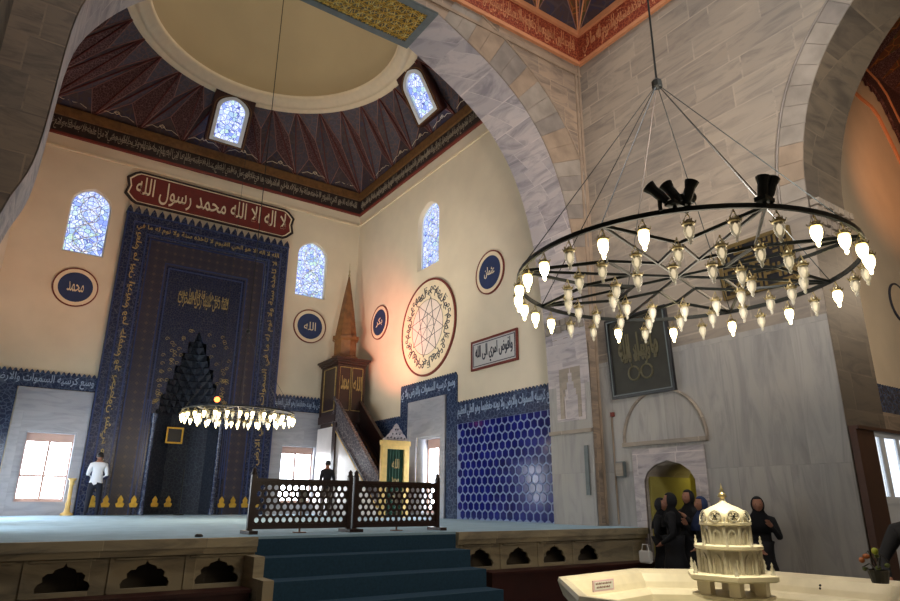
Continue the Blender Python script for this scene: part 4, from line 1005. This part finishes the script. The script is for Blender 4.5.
t = thing('wall_picture', (4.25, YQ+.62, 3.55), 'small gold-framed dark picture inside the left of the blue niche', 'picture')
t.rotation_euler = (0, 0, 0); t.location = (CX-.2, YQ+.62, 3.6)
plate('picture_frame', [rect(-.26, .26, -.26, .26), rect(-.21, .21, -.21, .21)], -.04, 'Y', 0, 'gold', t); plate('picture_ground', [rect(-.21, .21, -.21, .21)], -.02, 'Y', 0, 'frameblack', t)
# wall box and pipe beside the corner
t = thing('wall_box', (XR-.02, 8.95, 2.1), 'small grey metal box on the marble wall left of the arched doorway', 'box'); boxo('box_body', (-.1, 0, -.1, .1, 0, .3), 'greyblue', t, .01); boxo('box_lid', (-.115, -.1, -.09, .09, .02, .28), 'stone', t)
bm = B(); tube(bm, [(XR-.03, 9.14, 1.2), (XR-.03, 9.14, 3.35)], .018, 6); tag(obj('wall_conduit', bm, 'vB'), 'thin tan vertical conduit beside the wall corner left of the grey box', 'pipe')
t = thing('fire_alarm', (XR-.02, 9.1, 3.32), 'tiny red alarm at the top of the thin tan conduit', 'alarm'); boxo('alarm_body', (-.05, 0, -.04, .04, 0, .09), 'red', t)
boxm = thing('pier_slot', (10.06, 9.6, 1.75), 'narrow dark vertical wooden strip fixed on the marble pier edge', 'strip'); boxo('strip_body', (-.03, 0, -.05, .05, 0, 1.0), 'greyblue', boxm)

# ================================================================ FOUNTAIN
FX, FY = 4.85, 2.98
t = thing('marble_fountain', (FX, FY, 0), 'octagonal cream marble basin filling the bottom right foreground', 'fountain basin'); t.rotation_euler = (0, 0, RD(8))
def octo(a): return [(a*1.0824*cos(pi/8+pi/4*k), a*1.0824*sin(pi/8+pi/4*k)) for k in range(8)]
bm = B(); profile = [(1.36, 0), (1.38, .1), (1.32, .16), (1.32, .8), (1.38, .86), (1.42, .97), (1.41, 1.0), (1.36, 1.0), (1.31, .97), (1.27, .9), (1.25, .85), (1.21, .84), (1.18, .8), (1.16, .45)]
prev = None
for a, z in profile:
    r = [bm.verts.new((x, y, z)) for x, y in octo(a)]
    if prev:
        for k in range(8): bm.faces.new((prev[k], prev[(k+1) % 8], r[(k+1) % 8], r[k]))
    prev = r
obj('basin', bm, 'fountain', t)
bm = B(); r = [bm.verts.new((x, y, .62)) for x, y in octo(1.17)]; bm.faces.new(r); obj('water_surface', bm, 'water', t)
for k in range(8):
    a = pi/4*k; d = Vector((cos(a), sin(a), 0)); bm = B(); p = d*1.29+Vector((0, 0, .92)); sphere(bm, p, .014, 8); sphere(bm, p-d*.02-Vector((0, 0, .02)), .01, 8)
    obj('spout', bm, 'iron', t)
# carved centrepiece
t = thing('fountain_centrepiece', (4.80, 3.145, .66), 'carved miniature domed marble tower with gilt finial rising from the basin', 'centrepiece')
t.rotation_euler = (0, 0, RD(10)); t.scale = (.82, .82, .85)
def ngon(bm, prof, n=8, mi=0, rot=0):
    prev = None
    for a, z in prof:
        r = [bm.verts.new((a*cos(2*pi*(k+.5)/n+rot), a*sin(2*pi*(k+.5)/n+rot), z)) for k in range(n)]
        if prev:
            for k in range(n): bm.faces.new((prev[k], prev[(k+1) % n], r[(k+1) % n], r[k])).material_index = mi
        else: bm.faces.new(r[::-1])
        prev = r
    bm.faces.new(prev)
bm = B(); ngon(bm, [(.2, -.01), (.2, .28), (.32, .3), (.36, .31), (.36, .335), (.3, .34)]); obj('pedestal', bm, 'fountain', t)
for k in range(6):
    a = 2*pi*k/6+pi/6; bm = B(); bar(bm, (.27*cos(a), .27*sin(a), .34), (.27*cos(a), .27*sin(a), .46), .1); obj('stub_leg', bm, 'fountain', t)
bm = B(); ngon(bm, [(.40, .455), (.43, .47), (.43, .505), (.4, .515)], 6); obj('lower_plate', bm, 'fountain', t)
def arcade(bm, R, z0, z1, n, pr):
    ngon(bm, [(R, z0), (R, z1)], n)
    for k in range(n):
        a = 2*pi*(k+.5)/n; bar(bm, (R*cos(a), R*sin(a), z0), (R*1.0*cos(a), R*1.0*sin(a), z1), pr, None, 8)
        am = 2*pi*(k+1)/n; ap = R*cos(pi/n)
        for s in (-1, 1):
            d = Vector((-sin(am), cos(am), 0)); c = Vector((cos(am), sin(am), 0))*(ap+.006); w_ = R*sin(pi/n)*.45
            bar(bm, c+d*s*w_+Vector((0, 0, z0)), c+d*s*w_+Vector((0, 0, z0+(z1-z0)*.62)), .014)
            bar(bm, c+d*s*w_+Vector((0, 0, z0+(z1-z0)*.62)), c+Vector((0, 0, z0+(z1-z0)*.84)), .014)
bm = B(); arcade(bm, .275, .515, .71, 12, .036); obj('lower_arcade', bm, 'fountain2', t)
bm = B(); ngon(bm, [(.285, .71), (.31, .72), (.31, .745), (.27, .755)], 12); obj('middle_cornice', bm, 'fountain', t)
bm = B(); arcade(bm, .215, .755, .915, 10, .03); obj('upper_arcade', bm, 'fountain2', t)
bm = B(); ngon(bm, [(.222, .915), (.24, .925), (.24, .945), (.2, .95)], 10); obj('upper_cornice', bm, 'fountain', t)
bm = B(); prof = [(.205, .95), (.21, .98), (.2, 1.02), (.17, 1.055), (.12, 1.08), (.07, 1.1), (.035, 1.12), (.022, 1.15)]
lathe(bm, prof, (0, 0, 0), 24)
d = obj('dome', bm, 'fountain', t, smooth=True)
bm = B()
for k in range(8):   # pierced rosettes around the dome
    a = 2*pi*k/8; c = Vector((cos(a), sin(a), 0))*.212+Vector((0, 0, 1.0)); u = Vector((-sin(a), cos(a), 0)); v = (Vector((0, 0, 1))-Vector((cos(a), sin(a), 0))*.35).normalized()
    tube(bm, [c+u*.055*cos(q)+v*.05*sin(q) for q in [2*pi*i/12 for i in range(13)]], .007, 5)
obj('rosette_rings', bm, 'fountain2', d)
bm = B()
for k in range(8):
    a = 2*pi*k/8; c = Vector((cos(a), sin(a), 0))*.216+Vector((0, 0, 1.0)); u = Vector((-sin(a), cos(a), 0)); v = (Vector((0, 0, 1))-Vector((cos(a), sin(a), 0))*.35).normalized()
    for i in range(6):
        q = pi*i/6*2; bar(bm, c, c+u*.04*cos(q)+v*.036*sin(q), .006)
obj('rosette_tracery', bm, 'iron', d)
bm = B(); lathe(bm, [(.022, 1.14), (.02, 1.16), (.045, 1.17), (.03, 1.2), (.012, 1.215), (.022, 1.23), (.01, 1.25), (.004, 1.28), (0, 1.3)], (0, 0, 0), 12); obj('gilt_finial', bm, 'brass', t, smooth=True)
def pinn(n, R_, z, s):
    for k in range(n):
        a = 2*pi*(k+.5)/n; bm = B(); lathe(bm, [(.022*s, 0), (.022*s, .015*s), (.01*s, .02*s), (.02*s, .05*s), (.008*s, .075*s), (.012*s, .085*s), (0, .11*s)], (R_*cos(a), R_*sin(a), z), 8)
        obj('pinnacle', bm, 'fountain2', t, smooth=True)
pinn(6, .38, .512, 1.0); pinn(8, .285, .745, .8); pinn(8, .222, .94, .55)
# sign on the rim
t = thing('rim_sign', (4.31, 4.02, .905), 'small white and pink notice standing on the left of the basin rim', 'sign'); t.rotation_euler = (0, 0, RD(6))
boxo('sign_board', (-.14, .14, -.012, .0, .0, .085), 'pinkpaper', t); boxo('sign_sheet', (-.125, .125, -.014, -.012, .012, .073), 'paper', t)
bm = B()
for z, x0, n in ((.052, -.11, 14), (.024, -.1, 12)):   # two lines of tiny red lettering, too small to read
    for k in range(n): box(bm, x0+.0155*k, x0+.0155*k+.009+.003*(k % 3 == 0), -.0145, -.014, z, z+.012+.003*(k % 2))
obj('sign_lettering', bm, 'red', t)
t = thing('potted_plant', (6.02, 2.78, 1.0), 'dark pot with curving stems and a yellow-green bloom on the right basin rim', 'plant'); t.location = (6.02, 2.62, 1.0)
bm = B(); lathe(bm, [(0, 0), (.06, 0), (.08, .09), (.085, .1), (.07, .1)], (0, 0, 0), 14); obj('pot', bm, 'pot', t)
bm = B()
for a, h, l in ((.3, .2, .12), (2.2, .24, .1), (3.6, .16, .14), (5.0, .22, .08), (1.2, .14, .15)):
    tube(bm, [(0, 0, .09), (.02*cos(a), .02*sin(a), h*.7), (l*.5*cos(a), l*.5*sin(a), h), (l*cos(a), l*sin(a), h*.75)], .006, 5)
obj('stems', bm, 'pot', t)
bm = B()
for a, h, l in ((.3, .2, .06), (3.6, .12, .08), (4.4, .14, .09), (1.8, .1, .09)):
    c = Vector((l*cos(a), l*sin(a), h)); sphere(bm, c, .035, 8, s=(1, .5, .5))
obj('leaves', bm, 'leaf', t)
bm = B(); sphere(bm, (0, 0, .24), .028, 8); sphere(bm, (.03, .02, .235), .02, 8); obj('yellow_bloom', bm, 'bloom', t, smooth=True)
bm = B(); sphere(bm, (-.05, .05, .2), .03, 8, s=(1, 1, .7)); sphere(bm, (-.07, .08, .17), .024, 8); obj('orange_bloom', bm, 'orange', t, smooth=True)

# ================================================================ SMALL THINGS near the niche
t = thing('candle_stand', (1.75, 21.45, P), 'slim pale gilt pedestal left of the standing man in white shirt', 'stand')
bm = B(); lathe(bm, [(.16, 0), (.16, .05), (.08, .1), (.06, .25), (.08, .3), (.05, .4), (.05, .8), (.08, .86), (.05, .9), (.11, .98), (.11, 1.0), (0, 1.0)], (0, 0, 0), 10); obj('pedestal', bm, 'gilt', t, smooth=True)
t = thing('microphone_stand', (4.7, 21.35, P), 'thin black microphone stand in front of the blue niche', 'microphone stand')
bm = B(); tube(bm, [(0, 0, 0), (0, 0, 1.35)], .015, 6); tube(bm, [(0, 0, 1.3), (-.3, -.1, 1.6)], .01, 5); obj('pole', bm, 'iron', t)
bm = B(); lathe(bm, [(0, 0), (.15, 0), (.15, .03), (0, .04)], (0, 0, 0), 12); obj('base', bm, 'iron', t); bm = B(); sphere(bm, (-.32, -.11, 1.62), .04, 8); obj('microphone', bm, 'iron', t)
t = thing('open_cabinet', (10.4, 4.5, 0), 'tall brown wooden partition with white framed bright panes at the right edge', 'partition')
boxo('side_board', (-.04, .52, -.04, .06, 0, 2.68), 'cabwood', t); boxo('top_board', (-.04, 2.4, -.08, .06, 2.68, 2.73), 'cabwood', t); boxo('lower_panel', (.52, 2.4, -.02, .04, 0, 1.62), 'whiteframe', t)
plate('white_frame', [rect(.52, 2.4, 1.62, 2.68), rect(.56, .72, 1.72, 2.6), rect(.84, 1.3, 1.72, 2.6), rect(1.38, 1.85, 1.72, 2.6), rect(1.93, 2.34, 1.72, 2.6)], .05, 'Y', -.03, 'whiteframe', t)
plate('lit_pane', [rect(.54, .74, 1.7, 2.62)], .01, 'Y', .03, 'pane2', t); plate('lit_pane', [rect(1.0, 2.36, 1.7, 2.62)], .01, 'Y', .03, 'pane2', t); plate('dull_pane', [rect(.78, 1.0, 1.7, 2.62)], .01, 'Y', .03, 'greyblue', t)
t = thing('wall_medallion', (14.3, 6.68, 7.9), 'edge of a round outlined medallion on the far right cream wall', 'medallion'); t.location = (19.35, 6.69, 6.85)
plate('rim', [circ(0, 0, .55), circ(0, 0, .5)], -.04, 'Y', 0, 'ink', t); plate('ground', [circ(0, 0, .5)], -.03, 'Y', 0, 'cream2', t)
t = thing('floor_socket', (2.2, 8.75, P), 'small dark object lying on the platform edge left of the lattice screens', 'socket'); bm = B(); lathe(bm, [(0, 0), (.05, 0), (.05, .02), (.03, .035), (0, .035)], (0, 0, 0), 12); obj('socket_body', bm, 'pot', t)

# ================================================================ PEOPLE
def person(name, loc, rz, h, label, top, leg, arms, robe=False, hairmat='hair', scarf=False, lean=0, stride=.0, bag=None, sleeve=None, group=None, head_turn=0):
    """arms: two (elbow, hand) offsets from the shoulders, unit = standing height; figure faces +Y locally"""
    t = thing(name, loc, label, 'person', group, rz); s = h
    V, E, Rr = [], [], []
    def add(p, r, par=None):
        V.append(Vector(p)*s); Rr.append(r*s)
        if par is not None: E.append((par, len(V)-1))
        return len(V)-1
    pel = add((0, 0, .53), (.095)); wst = add((0, .0, .61), .08, pel); ch_ = add((0, lean*.5, .71), .095, wst); nk0 = add((0, lean*.8, .81), .065, ch_); nk = add((0, lean, .855), .034, nk0); hd0 = add((0, lean+.005, .9), .05, nk)
    if robe:
        k1 = add((0, 0, .42), .12, pel); k2 = add((0, 0, .25), .125, k1); k3 = add((0, 0, .06), .135, k2); add((0, 0, .01), .13, k3)
    for i, sd_ in enumerate((-1, 1)):
        shd = add((sd_*.1, lean*.7, .795), .05, nk0)
        el, ha = arms[i]; sp = Vector((sd_*.1, lean*.7, .795))
        e = add(sp+Vector((sd_*el[0], el[1], el[2])), .03, shd); hh = add(sp+Vector((sd_*ha[0], ha[1], ha[2])), .02, e)
        hd = (Vector(V[hh])/s-Vector(V[e])/s).normalized(); palm = add(Vector(V[hh])/s+hd*.035, .02, hh)
        side = hd.cross(Vector((0, 0, 1))); side = side.normalized() if side.length > .1 else Vector((0, 1, 0))
        for q in range(4):
            o_ = side*(q-1.5)*.011; f1 = add(Vector(V[palm])/s+hd*.022+o_, .0055, palm); add(Vector(V[f1])/s+hd*(.022+.004*(q in (1, 2)))+Vector((0, .006, 0)), .0045, f1)
        th = add(Vector(V[hh])/s+hd*.02+side*.026, .0065, hh); add(Vector(V[th])/s+hd*.02+side*.008, .005, th)
        if not robe:
            hp = add((sd_*.055, 0, .49), .07, pel); kn = add((sd_*(.06+stride*.3), stride*sd_*.3+.01, .28), .045, hp); an = add((sd_*(.065+stride*.4), stride*sd_*.6, .05), .032, kn); add((sd_*(.07+stride*.4), stride*sd_*.6+.07, .022), .026, an)
    me = bpy.data.meshes.new('body'); me.from_pydata([tuple(v) for v in V], E, []); o = bpy.data.objects.new('body', me); COL.objects.link(o)
    md = o.modifiers.new('s', 'SKIN'); md.use_smooth_shade = True
    for i, sv in enumerate(me.skin_vertices[0].data): sv.radius = (Rr[i], Rr[i]*(.72 if i in (1, 2, 3) else 1)); sv.use_root = (i == 0)
    ss = o.modifiers.new('u', 'SUBSURF'); ss.levels = 1; ss.render_levels = 1
    m2 = bpy.data.meshes.new_from_object(o.evaluated_get(bpy.context.evaluated_depsgraph_get())); bpy.data.objects.remove(o)
    bm = B(); bm.from_mesh(m2); bpy.data.meshes.remove(m2)
    hz = (lean, .935)
    for f in bm.faces:
        c = f.calc_center_median()/s; f.smooth = True
        f.material_index = 1 if c.z < .5 and abs(c.x) < .11+stride else 0
        if c.z > (.87 if robe else .85): f.material_index = 2
        for i in range(2):
            el, ha = arms[i]; sd_ = (-1, 1)[i]; hp = Vector((sd_*.1+sd_*ha[0], lean*.7+ha[1], .795+ha[2]))
            if (c-hp).length < .012 or (c-hp-(hp-Vector((sd_*(.1+el[0]), lean*.7+el[1], .795+el[2]))).normalized()*.05).length < .05: f.material_index = 2
        if c.z < .03 and not robe: f.material_index = 3
    # head with face, merged into the same body mesh
    k = bmesh.ops.create_uvsphere(bm, u_segments=16, v_segments=12, radius=1)
    R3 = Matrix.Rotation(head_turn, 3, 'Z')
    for v in k['verts']:
        p = v.co.copy(); q = Vector((p.x*.048, p.y*.058, p.z*.068))
        if p.z < 0: q.x *= 1+p.z*.25; q.y *= 1+p.z*.08
        if p.y > .85 and abs(p.x) < .3 and -.35 < p.z < .15: q.y += .014
        if p.y > .75 and .1 < p.z < .35 and .2 < abs(p.x) < .5: q.y -= .006
        q = R3 @ q; v.co = (q+Vector((0, hz[0]+.008, hz[1])))*s
        for f in v.link_faces: f.material_index = 2; f.smooth = True
    for sd_ in (-1, 1): sphere(bm, (R3 @ Vector((sd_*.049, 0, -.005))+Vector((0, hz[0]+.008, hz[1])))*s, .014*s, 8, 2, (.5, .8, 1.2))
    for sd_ in (-1, 1): sphere(bm, (R3 @ Vector((sd_*.018, .05, .006))+Vector((0, hz[0]+.008, hz[1])))*s, .006*s, 6, 4, (1, .7, .7))
    bo = obj('body', bm, [top, leg, 'skin', 'black', 'hair'], t)
    bm = B(); k = bmesh.ops.create_uvsphere(bm, u_segments=16, v_segments=12, radius=1)
    for v in list(bm.verts):
        p = v.co; f_ = 1.13
        if scarf: q = Vector((p.x*.058, p.y*.066-.004, p.z*.078))
        else: q = Vector((p.x*.053, p.y*.062-.004, p.z*.073+.004))
        v.co = q
    lim = .75 if not scarf else .86
    dele = [v for v in bm.verts if (v.co.y > (.024 if not scarf else .036) and v.co.z < (.034 if not scarf else .045)) or (not scarf and v.co.z < -.03)]
    bmesh.ops.delete(bm, geom=dele, context='VERTS')
    for v in bm.verts: v.co = (R3 @ v.co+Vector((0, hz[0]+.008, hz[1])))*s
    bmesh.ops.solidify(bm, geom=bm.faces, thickness=.008*s)
    obj('headscarf' if scarf else 'hair', bm, hairmat, t, smooth=True)
    if scarf:
        bm = B(); lathe(bm, [(.045, .9), (.055, .87), (.09, .83), (.13, .76), (.14, .7)], (0, hz[0], 0), 16, sy=.75)
        for v in bm.verts: v.co *= s
        bmesh.ops.solidify(bm, geom=bm.faces, thickness=.008*s)
        obj('scarf_drape', bm, hairmat, t, smooth=True)
    return t
DOWN = ((.03, .0, -.17), (.03, .04, -.33)); CLASP = ((.05, -.03, -.16), (-.04, .12, -.2)); RAISE = ((.05, .03, -.15), (-.02, .13, -.04))
LOWC = ((.045, -.02, -.16), (-.06, .1, -.24))
p1 = person('person', (2.32, 21.15, P), 0, 1.72, 'man in white shirt and dark trousers standing with back turned beside the prayer niche', 'white_shirt', 'darkjeans', (LOWC, LOWC), stride=.05)
bm = B()
for sd_ in (-1, 1): tube(bm, [(sd_*.175, .02, 1.33), (sd_*.225, -.005, 1.2), (sd_*.25, -.02, 1.07), (sd_*.2, .04, 1.0)], [.07, .06, .055, .05], 10)
obj('navy_sleeve', bm, 'navy', p1, smooth=True)
person('person', (8.55, 19.3, P), RD(3), 1.66, 'man in dark jacket standing with back turned seen behind the lattice screen', 'black', 'greytr', (LOWC, LOWC), stride=.05)
# group by the door
person('person', (9.8, 7.66, 0), RD(200), 1.68, 'leftmost woman of the group at the doorway, in dark coat with pale bag', 'black', 'black', (DOWN, LOWC), robe=True, hairmat='black', scarf=True)
bgd = thing('handbag', (9.45, 7.78, .62), 'pale handbag held low by the leftmost woman at the doorway', 'bag'); boxo('bag_body', (-.05, .05, -.12, .12, 0, .2), 'paper', bgd, .02); bm = B(); tube(bm, [(0, -.08, .19), (0, -.05, .3), (0, .05, .3), (0, .08, .19)], .008, 5); obj('bag_handle', bm, 'paper', bgd)
person('person', (9.4, 7.13, 0), RD(30), 1.76, 'tall woman in black robe and headscarf at the centre of the doorway group', 'black', 'black', (LOWC, LOWC), robe=True, hairmat='black', scarf=True)
person('person', (10.2, 7.35, 0), RD(80), 1.82, 'dark figure standing furthest inside the doorway behind the robed women', 'black', 'black', (RAISE, LOWC), robe=True, hairmat='black', scarf=True)
person('person', (9.45, 6.58, 0), RD(70), 1.7, 'woman with blue headscarf half hidden by the fountain tower', 'black', 'black', (LOWC, RAISE), robe=True, hairmat='bluescarf', scarf=True)
person('person', (9.85, 5.86, 0), RD(125), 1.7, 'woman in black clothes right of the fountain tower holding her hand up', 'black', 'black', (RAISE, LOWC), robe=True, hairmat='black', scarf=True)
person('person', (6.98, 2.64, 0), RD(110), 1.72, 'person in dark clothes cut off at the right edge reaching towards the plant', 'black', 'black', (((.08, .1, -.12), (.02, .26, -.2)), ((.08, .1, -.14), (.06, .22, -.22))), robe=False, stride=.05)
